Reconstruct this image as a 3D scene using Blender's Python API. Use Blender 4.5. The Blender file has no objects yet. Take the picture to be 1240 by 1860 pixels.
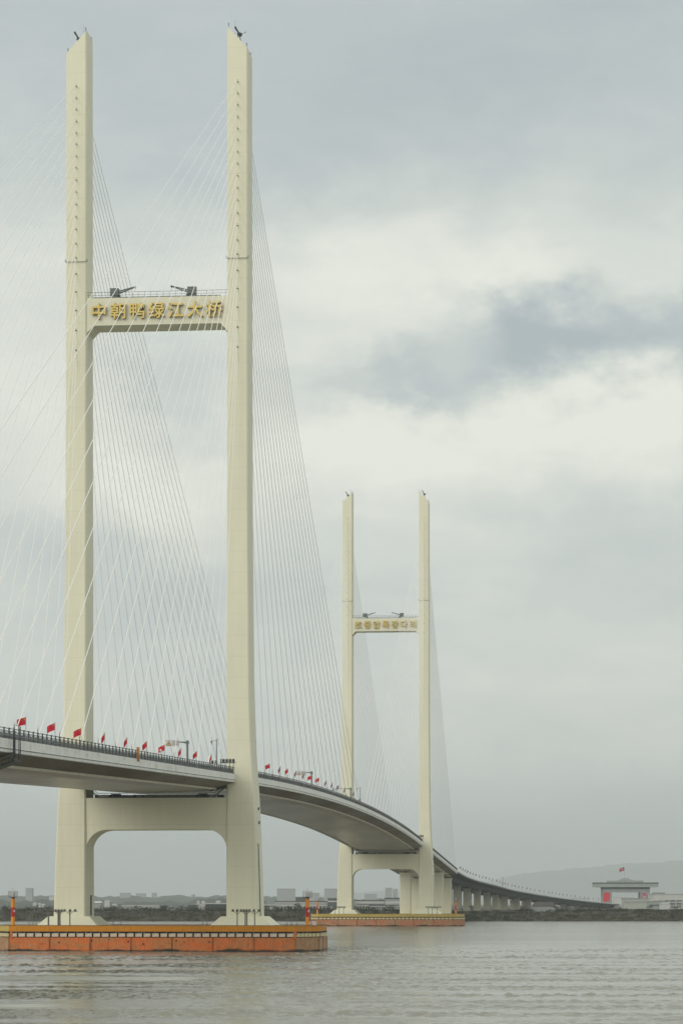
import bpy, math, random
from mathutils import Vector, Matrix, Euler

random.seed(7)
SC = bpy.context.scene
COL = SC.collection
R = math.radians

# ---------------------------------------------------------------- camera
F = 4762.0                       # focal length in photo pixels (1240 x 1860), principal point at (620, 1642)
CAMZ = 10.0
cd = bpy.data.cameras.new('camera')
cd.sensor_width = 36.0
cd.lens = F / 1860.0 * 36.0
cd.shift_y = (1642 - 930) / 1860.0
cd.clip_start = 1.0
cd.clip_end = 60000.0
cam = bpy.data.objects.new('camera', cd)
cam.location = (0, 0, CAMZ)
cam.rotation_euler = (R(90), 0, 0)
COL.objects.link(cam)
SC.camera = cam

def at(px, py, D):               # the point of the place seen at a photo pixel, D metres away
    return Vector(((px - 620) / F * D, D, CAMZ + (1642 - py) / F * D))

# ---------------------------------------------------------------- render settings
SC.view_settings.view_transform = 'Standard'
SC.view_settings.look = 'None'
SC.view_settings.gamma = 1.0
SC.view_settings.exposure = 0.14
SC.view_settings.use_curve_mapping = False
SC.render.engine = 'CYCLES'
SC.cycles.use_denoising = True
SC.cycles.volume_bounces = 1
SC.cycles.max_bounces = 8
SC.cycles.caustics_reflective = True
SC.cycles.caustics_refractive = False

# ---------------------------------------------------------------- sun + sky
SUN = Vector((-0.55, -0.68, 0.44)).normalized()
sl = bpy.data.lights.new('sun', 'SUN')
sl.energy = 1.0
sl.angle = R(40)
sl.color = (1.0, 0.955, 0.87)
so = bpy.data.objects.new('sun', sl)
so.rotation_euler = (-SUN).to_track_quat('-Z', 'Y').to_euler()
so.location = (0, 0, 400)
COL.objects.link(so)


class NT:                        # small node-tree helper
    def __init__(self, nt):
        self.nt = nt
    def n(self, typ, **kw):
        nd = self.nt.nodes.new(typ)
        for k, v in kw.items():
            setattr(nd, k, v)
        return nd
    def put(self, sock, v):
        if v is None:
            return
        if isinstance(v, bpy.types.NodeSocket):
            self.nt.links.new(v, sock)
        elif isinstance(v, (tuple, list)) and sock.type == 'RGBA' and len(v) == 3:
            sock.default_value = (*v, 1)
        else:
            sock.default_value = v
    def m(self, op, a, b=None, c=None, clamp=False):
        nd = self.n('ShaderNodeMath', operation=op, use_clamp=clamp)
        for i, v in enumerate((a, b, c)):
            self.put(nd.inputs[i], v)
        return nd.outputs[0]
    def vm(self, op, a, b=None):
        nd = self.n('ShaderNodeVectorMath', operation=op)
        self.put(nd.inputs[0], a); self.put(nd.inputs[1], b)
        return nd.outputs[0]
    def noise(self, vec, scale, detail=4, rough=0.55, dist=0.0, color=False):
        nd = self.n('ShaderNodeTexNoise')
        self.put(nd.inputs['Vector'], vec)
        nd.inputs['Scale'].default_value = scale
        nd.inputs['Detail'].default_value = detail
        nd.inputs['Roughness'].default_value = rough
        nd.inputs['Distortion'].default_value = dist
        return nd.outputs['Color' if color else 'Fac']
    def ramp(self, fac, stops, interp='LINEAR'):
        nd = self.n('ShaderNodeValToRGB')
        cr = nd.color_ramp
        cr.interpolation = interp
        while len(cr.elements) < len(stops):
            cr.elements.new(0.5)
        for e, (p, c) in zip(cr.elements, stops):
            e.position = p
            e.color = (c, c, c, 1) if not isinstance(c, (tuple, list)) else (*c, 1)
        self.put(nd.inputs['Fac'], fac)
        return nd.outputs['Color']
    def mix(self, fac, a, b, blend='MIX'):
        nd = self.n('ShaderNodeMix', data_type='RGBA', blend_type=blend)
        self.put(nd.inputs['Factor'], fac)
        self.put(nd.inputs[6], a); self.put(nd.inputs[7], b)
        return nd.outputs[2]
    def mapping(self, vec, scale=(1, 1, 1), loc=(0, 0, 0)):
        nd = self.n('ShaderNodeMapping')
        self.put(nd.inputs['Vector'], vec)
        nd.inputs['Scale'].default_value = scale
        nd.inputs['Location'].default_value = loc
        return nd.outputs[0]
    def bump(self, h, dist=0.05, strength=1.0, normal=None):
        nd = self.n('ShaderNodeBump')
        self.put(nd.inputs['Height'], h)
        self.put(nd.inputs['Distance'], dist)
        self.put(nd.inputs['Strength'], strength)
        if normal is not None:
            self.put(nd.inputs['Normal'], normal)
        return nd.outputs[0]


world = bpy.data.worlds.new('World')
SC.world = world
world.use_nodes = True
W = NT(world.node_tree)
world.node_tree.nodes.clear()
wout = W.n('ShaderNodeOutputWorld')
bg = W.n('ShaderNodeBackground')
bg.inputs['Strength'].default_value = 0.1
W.nt.links.new(bg.outputs[0], wout.inputs[0])
sky = W.n('ShaderNodeTexSky', sky_type='NISHITA')
sky.sun_disc = False
sky.sun_elevation = math.asin(SUN.z)
sky.sun_rotation = math.atan2(SUN.x, SUN.y)
sky.air_density = 1.0
sky.dust_density = 3.0
tc = W.n('ShaderNodeTexCoord').outputs['Generated']
warp = W.noise(W.mapping(tc, (1, 1, 1.6)), 22, 5, 0.6, color=True)
warp = W.vm('SUBTRACT', warp, (0.5, 0.5, 0.5))
sc1 = W.n('ShaderNodeVectorMath', operation='SCALE')
W.nt.links.new(warp, sc1.inputs[0]); sc1.inputs['Scale'].default_value = 0.06
dw = W.vm('ADD', tc, sc1.outputs[0])
sp = W.n('ShaderNodeSeparateXYZ'); W.nt.links.new(dw, sp.inputs[0])
DX, DY, DZ = sp.outputs
sp0 = W.n('ShaderNodeSeparateXYZ'); W.nt.links.new(tc, sp0.inputs[0])
zz = W.m('ADD', W.m('MULTIPLY', DZ, 0.45), W.m('MULTIPLY', sp0.outputs[2], 0.55))
base = W.ramp(zz, [(0.0, 0.12), (0.022, 0.27), (0.05, 0.58), (0.085, 0.63), (0.12, 0.60), (0.165, 0.84), (0.20, 0.84),
                   (0.235, 0.74), (0.27, 0.46), (0.315, 0.26), (0.38, 0.42), (0.6, 0.85), (1.0, 1.0)])
n1 = W.noise(W.mapping(tc, (1, 1, 2.0)), 9, 6, 0.55, 0.3)
n2 = W.noise(W.mapping(tc, (1, 1, 2.6), (3.1, 0.7, 1.9)), 26, 6, 0.6, 0.5)
B = W.m('ADD', base, W.m('MULTIPLY', W.m('SUBTRACT', n1, 0.5), 0.46))
B = W.m('ADD', B, W.m('MULTIPLY', W.m('SUBTRACT', n2, 0.5), 0.33))
front = W.m('GREATER_THAN', DY, 0.0)
# clouds are brighter round the veiled sun, behind the viewer
sd = W.n('ShaderNodeVectorMath', operation='DOT_PRODUCT')
W.nt.links.new(tc, sd.inputs[0]); sd.inputs[1].default_value = SUN
glow = W.m('POWER', W.m('MAXIMUM', sd.outputs['Value'], 0.0), 1.5)
B = W.m('ADD', B, W.m('MULTIPLY', glow, 0.9))
# darker cloud banks and brighter gaps of this sky: direction (x, z), half widths, weight
def bank(px, py, rx, ry, amp):
    global B
    u, v = (px - 620) / F, (1642 - py) / F
    k = 1 / math.sqrt(1 + u * u + v * v)
    a = W.m('DIVIDE', W.m('SUBTRACT', DX, u * k), rx / F)
    b = W.m('DIVIDE', W.m('SUBTRACT', DZ, v * k), ry / F)
    q = W.m('ADD', W.m('MULTIPLY', a, a), W.m('MULTIPLY', b, b))
    g = W.m('MULTIPLY', W.m('POWER', 2.718, W.m('MULTIPLY', q, -1.0)), front)
    B = W.m('ADD', B, W.m('MULTIPLY', g, amp))
for a in [(1085, 624, 235, 68, -0.74), (930, 590, 110, 42, -0.30), (1180, 765, 120, 40, 0.14), (920, 480, 140, 50, 0.12), (1060, 650, 130, 36, -0.16), (820, 655, 120, 34, -0.16), (900, 590, 90, 60, -0.25), (715, 708, 115, 40, -0.52), (350, 690, 120, 110, -0.3),
          (600, 500, 170, 110, 0.18), (960, 790, 230, 80, 0.22), (620, 830, 160, 70, 0.16), (250, 900, 110, 90, 0.32),
          (900, 130, 420, 110, -0.16), (480, 300, 190, 90, -0.12), (780, 420, 200, 90, 0.10), (260, 1100, 220, 110, -0.14),
          (1150, 960, 200, 70, -0.14), (60, 1000, 120, 80, -0.16), (1100, 1300, 260, 100, 0.06)]:
    bank(*a)
cl = W.ramp(B, [(0.0, (0.395, 0.455, 0.472)), (0.33, (0.487, 0.534, 0.536)), (0.62, (0.603, 0.642, 0.602)), (1.0, (0.805, 0.818, 0.735))])
clx = W.n('ShaderNodeVectorMath', operation='SCALE')
W.nt.links.new(cl, clx.inputs[0]); clx.inputs['Scale'].default_value = 10.0
skc = W.mix(0.94, sky.outputs[0], clx.outputs[0])
W.nt.links.new(skc, bg.inputs['Color'])

# ---------------------------------------------------------------- materials
def mat(name, base, rough=0.6, vary=0.0, vscale=0.5, metal=0.0, bumpd=0.0, bscale=4.0, spec=0.4, build=None):
    m = bpy.data.materials.new(name)
    m.use_nodes = True
    g = NT(m.node_tree)
    p = m.node_tree.nodes['Principled BSDF']
    p.inputs['Roughness'].default_value = rough
    p.inputs['Metallic'].default_value = metal
    p.inputs['Specular IOR Level'].default_value = spec
    p.inputs['Base Color'].default_value = (*base, 1)
    co = g.n('ShaderNodeTexCoord').outputs['Object']
    if vary:
        n = g.noise(co, vscale, 5, 0.6)
        k = g.ramp(n, [(0.3, 1 - vary), (0.7, 1 + vary)])
        c = g.mix(1.0, base, k, 'MULTIPLY')
        g.put(p.inputs['Base Color'], c)
    if bumpd:
        g.put(p.inputs['Normal'], g.bump(g.noise(co, bscale, 4), bumpd))
    if build:
        build(g, p, co)
    return m

def tower_build(g, p, co):
    # weathered cream paint: rain streaks down the faces, faint lift joints, broad patchiness
    st = g.noise(g.mapping(co, (1.6, 1.6, 0.035)), 1.0, 5, 0.6)
    pa = g.noise(g.mapping(co, (0.12, 0.12, 0.05)), 1.0, 4, 0.6)
    k = g.m('MULTIPLY', g.ramp(st, [(0.32, 0.968), (0.62, 1.01)]), g.ramp(pa, [(0.3, 0.94), (0.7, 1.03)]))
    s = g.n('ShaderNodeSeparateXYZ'); g.put(s.inputs[0], co)
    f = g.m('FRACT', g.m('DIVIDE', s.outputs[2], 4.5))
    j = g.m('LESS_THAN', f, 0.018)
    k = g.m('MULTIPLY', k, g.m('SUBTRACT', 1.0, g.m('MULTIPLY', j, 0.12)))
    c = g.mix(1.0, (0.75, 0.735, 0.58), g.mix(1.0, (1, 1, 1), k, 'MULTIPLY'), 'MULTIPLY')
    g.put(p.inputs['Base Color'], c)

def rusty_build(base, rust, amt, stretch=(0.25, 0.25, 0.6), gloss=None):
    def b(g, p, co, gloss=gloss):
        n = g.noise(g.mapping(co, stretch), 1.0, 6, 0.65)
        n2 = g.noise(g.mapping(co, (3.0, 3.0, 0.4)), 1.0, 5, 0.6)
        k = g.ramp(n, [(0.5 - amt, 0.0), (0.72, 1.0)])
        c = g.mix(g.m('MULTIPLY', k, 0.85), base, rust)
        c = g.mix(1.0, c, g.ramp(n2, [(0.25, 0.75 if gloss is None else 0.95), (0.65, 1.1 if gloss is None else 1.03)]), 'MULTIPLY')
        g.put(p.inputs['Base Color'], c)
        g.put(p.inputs['Roughness'], g.ramp(n, [(0.3, 0.45), (0.7, 0.8)] if gloss is None else [(0.3, gloss), (0.7, gloss * 1.5)]))
        g.put(p.inputs['Normal'], g.bump(n2, 0.02 if gloss is None else 0.0))
    return b

def hull_build(base, fade):
    def b(g, p, co):
        n = g.noise(g.mapping(co, (0.35, 0.35, 0.9)), 1.0, 6, 0.65)
        n2 = g.noise(g.mapping(co, (2.5, 2.5, 0.5)), 1.0, 5, 0.65)
        c = g.mix(g.ramp(n, [(0.38, 0.0), (0.62, 1.0)]), base, fade)
        c = g.mix(1.0, c, g.ramp(n2, [(0.3, 0.78), (0.65, 1.12)]), 'MULTIPLY')
        s = g.n('ShaderNodeSeparateXYZ'); g.put(s.inputs[0], g.n('ShaderNodeNewGeometry').outputs['Position'])
        sc_ = g.noise(g.mapping(co, (0.8, 0.8, 1.6), (4, 2, 9)), 1.0, 7, 0.72)
        c = g.mix(g.m('MULTIPLY', g.ramp(sc_, [(0.56, 0.0), (0.70, 1.0)]), 0.75), c, (0.09, 0.045, 0.03))
        dr = g.noise(g.mapping(co, (1.7, 1.7, 0.12), (1, 5, 3)), 1.0, 5, 0.7)
        c = g.mix(g.m('MULTIPLY', g.ramp(dr, [(0.52, 0.0), (0.75, 1.0)]), 0.5), c, (0.22, 0.10, 0.05))
        n3 = g.noise(g.mapping(co, (0.13, 0.13, 0.2), (7, 1, 0)), 1.0, 7, 0.7)
        wl = g.m('ADD', s.outputs[2], g.m('MULTIPLY', g.m('SUBTRACT', n3, 0.5), 2.0))
        c = g.mix(g.ramp(wl, [(0.16, 1.0), (0.5, 0.0)]), c, (0.014, 0.014, 0.011))
        g.put(p.inputs['Base Color'], c)
        g.put(p.inputs['Normal'], g.bump(n2, 0.03))
    return b

M = {}
M['tower'] = mat('cream_tower_paint', (0.74, 0.705, 0.49), 0.55, build=tower_build)
M['cable'] = mat('cable_sheath', (0.84, 0.84, 0.80), 0.45)
M['white'] = mat('white_steel', (0.62, 0.64, 0.62), 0.5, 0.10, 0.3, build=rusty_build((0.80, 0.81, 0.78), (0.62, 0.60, 0.54), -0.05))
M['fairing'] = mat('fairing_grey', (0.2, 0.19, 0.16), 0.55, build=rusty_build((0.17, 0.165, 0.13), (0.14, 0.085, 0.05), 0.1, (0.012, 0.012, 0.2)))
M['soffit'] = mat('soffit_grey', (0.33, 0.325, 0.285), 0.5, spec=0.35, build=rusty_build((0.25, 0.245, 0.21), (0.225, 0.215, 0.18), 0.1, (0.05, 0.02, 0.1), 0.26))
M['ledge'] = mat('ledge_strip', (0.66, 0.62, 0.50), 0.6, 0.12, 0.5)
M['rail'] = mat('railing_steel', (0.06, 0.073, 0.076), 0.5, 0.2, 2.0, metal=0.2)
M['railpale'] = mat('galvanised_steel', (0.36, 0.38, 0.38), 0.45, 0.15, 2.0, metal=0.3)
M['dark'] = mat('dark_metal', (0.025, 0.028, 0.028), 0.5)
M['crane'] = mat('crane_grey', (0.13, 0.155, 0.16), 0.5, 0.2, 1.0)
M['gold'] = mat('gold_letter', (0.66, 0.50, 0.14), 0.42, 0.15, 3.0, metal=0.15)
M['goldshade'] = mat('gold_letter_shade', (0.28, 0.19, 0.10), 0.6)  # backing shadow of the letters, put into the brown of their sides
M['asphalt'] = mat('asphalt', (0.05, 0.05, 0.05), 0.85, 0.2, 1.0)
M['concrete'] = mat('pier_concrete', (0.43, 0.41, 0.33), 0.8, 0.14, 0.25, bumpd=0.02)
M['viaduct'] = mat('viaduct_concrete', (0.115, 0.135, 0.14), 0.8, 0.14, 0.12, bumpd=0.02)
M['orange'] = mat('orange_band', (0.45, 0.16, 0.015), 0.5, build=rusty_build((0.62, 0.235, 0.004), (0.44, 0.24, 0.03), 0.02))
M['paleband'] = mat('pale_yellow_band', (0.50, 0.42, 0.16), 0.6, build=rusty_build((0.55, 0.41, 0.10), (0.44, 0.28, 0.08), 0.06))
M['hull'] = mat('red_fender_steel', (0.48, 0.13, 0.045), 0.55, build=hull_build((0.68, 0.155, 0.028), (0.52, 0.20, 0.06)))
M['hullfaded'] = mat('faded_fender_steel', (0.36, 0.22, 0.11), 0.6, build=hull_build((0.42, 0.27, 0.14), (0.40, 0.20, 0.10)))
M['hullsalmon'] = mat('salmon_fender_steel', (0.45, 0.2, 0.12), 0.6, build=hull_build((0.50, 0.17, 0.08), (0.42, 0.24, 0.13)))
M['block'] = mat('fender_pad', (0.60, 0.50, 0.40), 0.6, 0.2, 1.5)
M['blockyellow'] = mat('fender_pad_yellow', (0.60, 0.52, 0.30), 0.6, 0.2, 1.5)
M['rubber'] = mat('black_rubber', (0.015, 0.013, 0.013), 0.7)
M['beacony'] = mat('beacon_yellow', (0.72, 0.27, 0.012), 0.4, 0.08, 2.0)
M['beaconr'] = mat('beacon_red', (0.45, 0.008, 0.012), 0.4, 0.08, 2.0)
M['beaconb'] = mat('beacon_blue', (0.03, 0.03, 0.09), 0.4)
M['flagred'] = mat('flag_red', (0.50, 0.006, 0.03), 0.7)
M['flagblue'] = mat('flag_blue', (0.015, 0.03, 0.12), 0.7)
M['flagyellow'] = mat('flag_yellow', (0.8, 0.55, 0.03), 0.7)
M['signwhite'] = mat('sign_white', (0.62, 0.585, 0.60), 0.5)
M['signyellow'] = mat('sign_yellow', (0.72, 0.45, 0.03), 0.5)
M['lamp'] = mat('lamp_grey', (0.10, 0.105, 0.095), 0.5, metal=0.2)
M['post'] = mat('post_grey', (0.17, 0.17, 0.15), 0.5)
M['rustorange'] = mat('rust_orange', (0.42, 0.19, 0.06), 0.6, 0.2, 4.0)
M['wallwhite'] = mat('building_white', (0.50, 0.51, 0.49), 0.7, 0.06, 0.1)
M['wallpale'] = mat('building_pale', (0.40, 0.42, 0.38), 0.7, 0.06, 0.1)
M['wallgrey'] = mat('building_grey', (0.30, 0.32, 0.32), 0.7, 0.1, 0.1)
M['wallgreen'] = mat('building_grey_green', (0.29, 0.33, 0.31), 0.7, 0.1, 0.1)
M['walldark'] = mat('building_dark', (0.09, 0.11, 0.115), 0.7, 0.1, 0.1)
M['roofdark'] = mat('roof_dark', (0.07, 0.08, 0.085), 0.6, 0.1, 0.2)
M['roofbrown'] = mat('roof_brown', (0.055, 0.045, 0.04), 0.7)
M['glass'] = mat('window_glass', (0.03, 0.04, 0.05), 0.15)
M['bannerred'] = mat('banner_red', (0.62, 0.02, 0.045), 0.7)
M['bark'] = mat('bark', (0.05, 0.04, 0.03), 0.9)

def leaf_build(a, b):
    def f(g, p, co):
        n = g.noise(co, 0.16, 4, 0.6)
        c = g.mix(g.ramp(n, [(0.35, 0.0), (0.65, 1.0)]), a, b)
        g.put(p.inputs['Base Color'], c)
    return f
M['leaf'] = mat('bush_leaves', (0.05, 0.06, 0.03), 0.8, build=leaf_build((0.020, 0.025, 0.010), (0.046, 0.043, 0.019)), spec=0.1)
M['reed'] = mat('dry_reed', (0.075, 0.066, 0.034), 0.9, 0.2, 0.3, spec=0.1)
M['leaf2'] = mat('tree_leaves', (0.04, 0.05, 0.03), 0.8, build=leaf_build((0.020, 0.027, 0.013), (0.034, 0.041, 0.020)), spec=0.1)
M['ground'] = mat('bank_soil', (0.035, 0.034, 0.022), 0.95, 0.25, 0.02)
M['hill'] = mat('hill_forest', (0.05, 0.065, 0.05), 0.95, 0.3, 0.01)

def water_build(g, p, co):
    s = g.n('ShaderNodeSeparateXYZ'); g.put(s.inputs[0], co)
    X, Y = s.outputs[0], s.outputs[1]
    rip = g.noise(g.mapping(co, (1.3, 0.9, 1)), 1.0, 4, 0.65, 0.5)
    rip2 = g.noise(g.mapping(co, (0.07, 0.12, 1), (5, 3, 0)), 1.0, 5, 0.6, 0.3)
    big = g.noise(g.mapping(co, (0.004, 0.03, 1), (1.3, 7.0, 0)), 1.0, 5, 0.6, 0.6)
    amp = g.ramp(big, [(0.36, 1.0), (0.62, 0.25)])
    far_ = g.ramp(g.m('DIVIDE', Y, 1500.0), [(0.36, 0.12), (0.5, 1.0)])   # beyond the modelled chop the relief takes over
    h = g.m('ADD', g.m('MULTIPLY', rip, 0.16), g.m('MULTIPLY', g.m('MULTIPLY', rip2, 3.2), far_))
    g.put(p.inputs['Normal'], g.bump(h, g.m('MULTIPLY', amp, 0.8)))
    mud = g.noise(g.mapping(co, (0.01, 0.03, 1)), 1.0, 4, 0.6)
    c = g.mix(mud, (0.215, 0.208, 0.168), (0.28, 0.272, 0.228))
    # pale, rougher streaks mixed into the water colour along the wake
    wob = g.m('MULTIPLY', g.m('SUBTRACT', g.noise(g.mapping(co, (0.035, 0.02, 1)), 1.0, 3), 0.5), 12.0)
    fo = None
    for yc, wd, xe in ((352.0, 12.0, -15.5), (317.0, 3.5, -37.0), (258.0, 7.0, -24.0)):
        d = g.m('DIVIDE', g.m('SUBTRACT', g.m('ADD', Y, wob), yc), wd)
        q = g.m('POWER', 2.718, g.m('MULTIPLY', g.m('MULTIPLY', d, d), -1.0))
        xe_ = g.m('ADD', X, g.m('MULTIPLY', wob, 0.8))
        q = g.m('MULTIPLY', q, g.m('DIVIDE', g.m('SUBTRACT', xe, xe_), 6.0, clamp=True))
        fo = q if fo is None else g.m('MAXIMUM', fo, q)
    stk = g.noise(g.mapping(co, (0.045, 0.30, 1), (2, 8, 0)), 1.0, 7, 0.72, 0.8)
    fo = g.m('MULTIPLY', g.ramp(g.m('ADD', g.m('MULTIPLY', fo, 0.42), stk), [(0.58, 0.0), (0.84, 1.0)]), g.m('MINIMUM', g.m('MULTIPLY', fo, 3.0), 1.0))
    c = g.mix(g.m('MULTIPLY', fo, 0.8), c, (0.62, 0.62, 0.57))
    g.put(p.inputs['Roughness'], g.m('ADD', 0.10, g.m('MULTIPLY', fo, 0.4)))
    g.put(p.inputs['Base Color'], c)
    p.inputs['IOR'].default_value = 1.33
M['water'] = mat('river_water', (0.14, 0.125, 0.095), 0.10, spec=0.5, build=water_build)

# ---------------------------------------------------------------- mesh helpers
class MB:
    def __init__(self):
        self.v, self.f, self.mi, self.mats = [], [], [], []
    def slot(self, m):
        if m not in self.mats:
            self.mats.append(m)
        return self.mats.index(m)
    def add(self, vs, fs, m):
        k = len(self.v); s = self.slot(m)
        self.v += [tuple(q) for q in vs]
        self.f += [tuple(i + k for i in q) for q in fs]
        self.mi += [s] * len(fs)
        return self
    def box(self, c, size, m, rot=None):
        hx, hy, hz = (q / 2 for q in size)
        vs = [Vector((x, y, z)) for x in (-hx, hx) for y in (-hy, hy) for z in (-hz, hz)]
        if rot is not None:
            r = Euler(rot).to_matrix()
            vs = [r @ q for q in vs]
        vs = [q + Vector(c) for q in vs]
        return self.add(vs, [(0, 1, 3, 2), (4, 6, 7, 5), (0, 4, 5, 1), (2, 3, 7, 6), (0, 2, 6, 4), (1, 5, 7, 3)], m)
    def tube(self, a, b, r, m, n=6, r2=None, caps=True):
        a, b = Vector(a), Vector(b)
        d = (b - a).normalized()
        u = d.orthogonal().normalized(); w = d.cross(u)
        r2 = r if r2 is None else r2
        vs = []
        for q, rr in ((a, r), (b, r2)):
            for i in range(n):
                t = 2 * math.pi * i / n
                vs.append(q + (u * math.cos(t) + w * math.sin(t)) * rr)
        fs = [(i, (i + 1) % n, n + (i + 1) % n, n + i) for i in range(n)]
        if caps:
            fs += [tuple(range(n - 1, -1, -1)), tuple(range(n, 2 * n))]
        return self.add(vs, fs, m)
    def loft(self, rings, m, caps=True, closed=True):
        n = len(rings[0]); vs = [q for r in rings for q in r]; fs = []
        for k in range(len(rings) - 1):
            for i in range(n if closed else n - 1):
                j = (i + 1) % n
                fs.append((k * n + i, k * n + j, (k + 1) * n + j, (k + 1) * n + i))
        if caps:
            fs.append(tuple(range(n - 1, -1, -1)))
            fs.append(tuple((len(rings) - 1) * n + i for i in range(n)))
        return self.add(vs, fs, m)
    def prism(self, poly, z0, z1, m):            # horizontal polygon, extruded upward
        return self.loft([[(x, y, z0) for x, y in poly], [(x, y, z1) for x, y in poly]], m)
    def mesh(self, name):
        me = bpy.data.meshes.new(name)
        me.from_pydata(self.v, [], self.f)
        for m in self.mats:
            me.materials.append(M[m])
        me.polygons.foreach_set('material_index', self.mi)
        import bmesh
        bm = bmesh.new(); bm.from_mesh(me)
        bmesh.ops.recalc_face_normals(bm, faces=bm.faces)
        bm.to_mesh(me); bm.free()
        me.update()
        return me
    def build(self, name, parent=None, smooth=False):
        return link(name, self.mesh(name), parent, smooth)

def link(name, me, parent=None, smooth=False, loc=None, rot=None):
    o = bpy.data.objects.new(name, me)
    COL.objects.link(o)
    if parent is not None:
        o.parent = parent
    if loc is not None:
        o.location = loc
    if rot is not None:
        o.rotation_euler = rot
    if smooth and me:
        for p in me.polygons:
            p.use_smooth = True
    return o

def tag(o, label=None, cat=None, group=None, kind=None):
    for k, v in (('label', label), ('category', cat), ('group', group), ('kind', kind)):
        if v:
            o[k] = v
    return o

def thing(name, label, cat, loc=(0, 0, 0), rz=0.0, group=None):
    o = link(name, None, loc=loc, rot=(0, 0, rz))
    o.empty_display_size = 1.0
    return tag(o, label, cat, group)

def copy_tree(o, parent=None):
    c = o.copy(); COL.objects.link(c)
    if parent is not None:
        c.parent = parent
    for ch in list(o.children):
        copy_tree(ch, c)
    return c

ORD = ['first', 'second', 'third', 'fourth', 'fifth', 'sixth', 'seventh', 'eighth', 'ninth', 'tenth', 'eleventh', 'twelfth',
       'thirteenth', 'fourteenth', 'fifteenth', 'sixteenth', 'seventeenth', 'eighteenth', 'nineteenth', 'twentieth']

# ---------------------------------------------------------------- bridge frame
ANG = math.atan(0.0943)
T1 = Vector((-39.3, 567.0, 0.0))                 # near tower, on the bridge axis
SPAN = 636.0
CA, SA = math.cos(ANG), math.sin(ANG)
def bw(x, y, z):                                 # bridge frame (across, along, up) -> place
    return Vector((T1.x + x * CA + y * SA, T1.y - x * SA + y * CA, z))
def bworld(y):
    return bw(0, y, 0)
DXB = Vector((CA, -SA, 0)); DYB = Vector((SA, CA, 0))
RZ = -ANG
def deck_z(y):                                   # edge height of the main deck
    d = abs(y - 318.0)
    if d <= 318:
        return 42.4 - 4.6e-5 * d * d
    return 42.4 - 4.6e-5 * 318 * 318 - 0.0285 * (d - 318)

# ---------------------------------------------------------------- the setting: water, ground, hills
SHORE = 1508.0
import numpy as np
rg = np.random.default_rng(5)
WY0, WY1, WU = 178.0, 660.0, 0.19
nrow, ncol = 840, 470
tt = np.linspace(0, 1, nrow)
yr = WY0 * (WY1 / WY0) ** tt
uu = np.linspace(-WU, WU, ncol)
U, Yg = np.meshgrid(uu, yr)
Xg = U * Yg
Zg = np.zeros_like(Xg)
for k in range(60):                               # short wind chop coming down the river
    lam = 0.65 * (3.4 / 0.65) ** rg.random()
    th = rg.normal(-1.15, 0.55)
    kx, ky = math.cos(th) * 2 * math.pi / lam, math.sin(th) * 2 * math.pi / lam
    ph = rg.uniform(0, 6.28) + 0.9 * np.sin(Xg * rg.uniform(.02, .09) + rg.uniform(0, 6)) + 0.9 * np.sin(Yg * rg.uniform(.02, .09) + rg.uniform(0, 6))
    q = np.sin(kx * Xg + ky * Yg + ph)
    Zg += 0.0066 * lam ** 0.8 * (q + 0.35 * q * np.abs(q))
patch = np.zeros_like(Xg)                          # gust patches and smoother lanes, long across the view
for k in range(14):
    lx, ly = rg.uniform(70, 300), rg.uniform(15, 70)
    patch += np.sin(Xg * 6.28 / lx + rg.uniform(0, 6.3) + 1.3 * np.sin(Yg / ly * 1.7 + rg.uniform(0, 6))) * np.sin(Yg * 6.28 / ly + rg.uniform(0, 6.3) + Xg * rg.uniform(-.02, .02))
patch = np.clip(0.60 + 0.36 * patch, 0.10, 1.45)
def slick(yc, wd, xend, soft, depth):
    wob = 2.2 * np.sin(Xg * .11 + yc) + 1.6 * np.sin(Xg * .27 + 2 * yc)
    g_ = np.exp(-((Yg - yc - wob) / wd) ** 2) / (1 + np.exp((Xg - xend) / soft))
    return 1 - depth * g_
patch *= slick(352, 11, -16, 1.0, .93) * slick(318, 4, -38, 2.5, .8) * slick(256, 9, -24, 6, .75)
fade = np.clip((WY1 - Yg) / 110, 0, 1) * np.clip((Yg - WY0) / 10, 0, 1) * np.clip((WU - np.abs(U)) / 0.02, 0, 1)
Zg = Zg * patch * fade
wv = np.stack([Xg, Yg, Zg], -1).reshape(-1, 3)
ii = np.arange(nrow * ncol).reshape(nrow, ncol)
wf = np.stack([ii[:-1, :-1], ii[:-1, 1:], ii[1:, 1:], ii[1:, :-1]], -1).reshape(-1, 4)
B0 = len(wv); xa, xb = WU * WY0, WU * WY1
ext = [(-12000, -400, 0), (12000, -400, 0), (12000, WY0, 0), (-12000, WY0, 0), (-12000, WY1, 0), (12000, WY1, 0), (12000, SHORE + 12, 0), (-12000, SHORE + 12, 0),
       (-xa, WY0, 0), (xa, WY0, 0), (xb, WY1, 0), (-xb, WY1, 0)]
ef = [(0, 1, 2, 3), (4, 5, 6, 7), (3, 8, 11, 4), (9, 2, 5, 10)]
wme = bpy.data.meshes.new('water')
wme.from_pydata(np.concatenate([wv, np.array(ext, float)]).tolist(), [], wf.tolist() + [tuple(i + B0 for i in f) for f in ef])
wme.materials.append(M['water'])
wme.polygons.foreach_set('use_smooth', [True] * len(wme.polygons))
wo = link('water', wme)
tag(wo, kind='structure')


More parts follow.
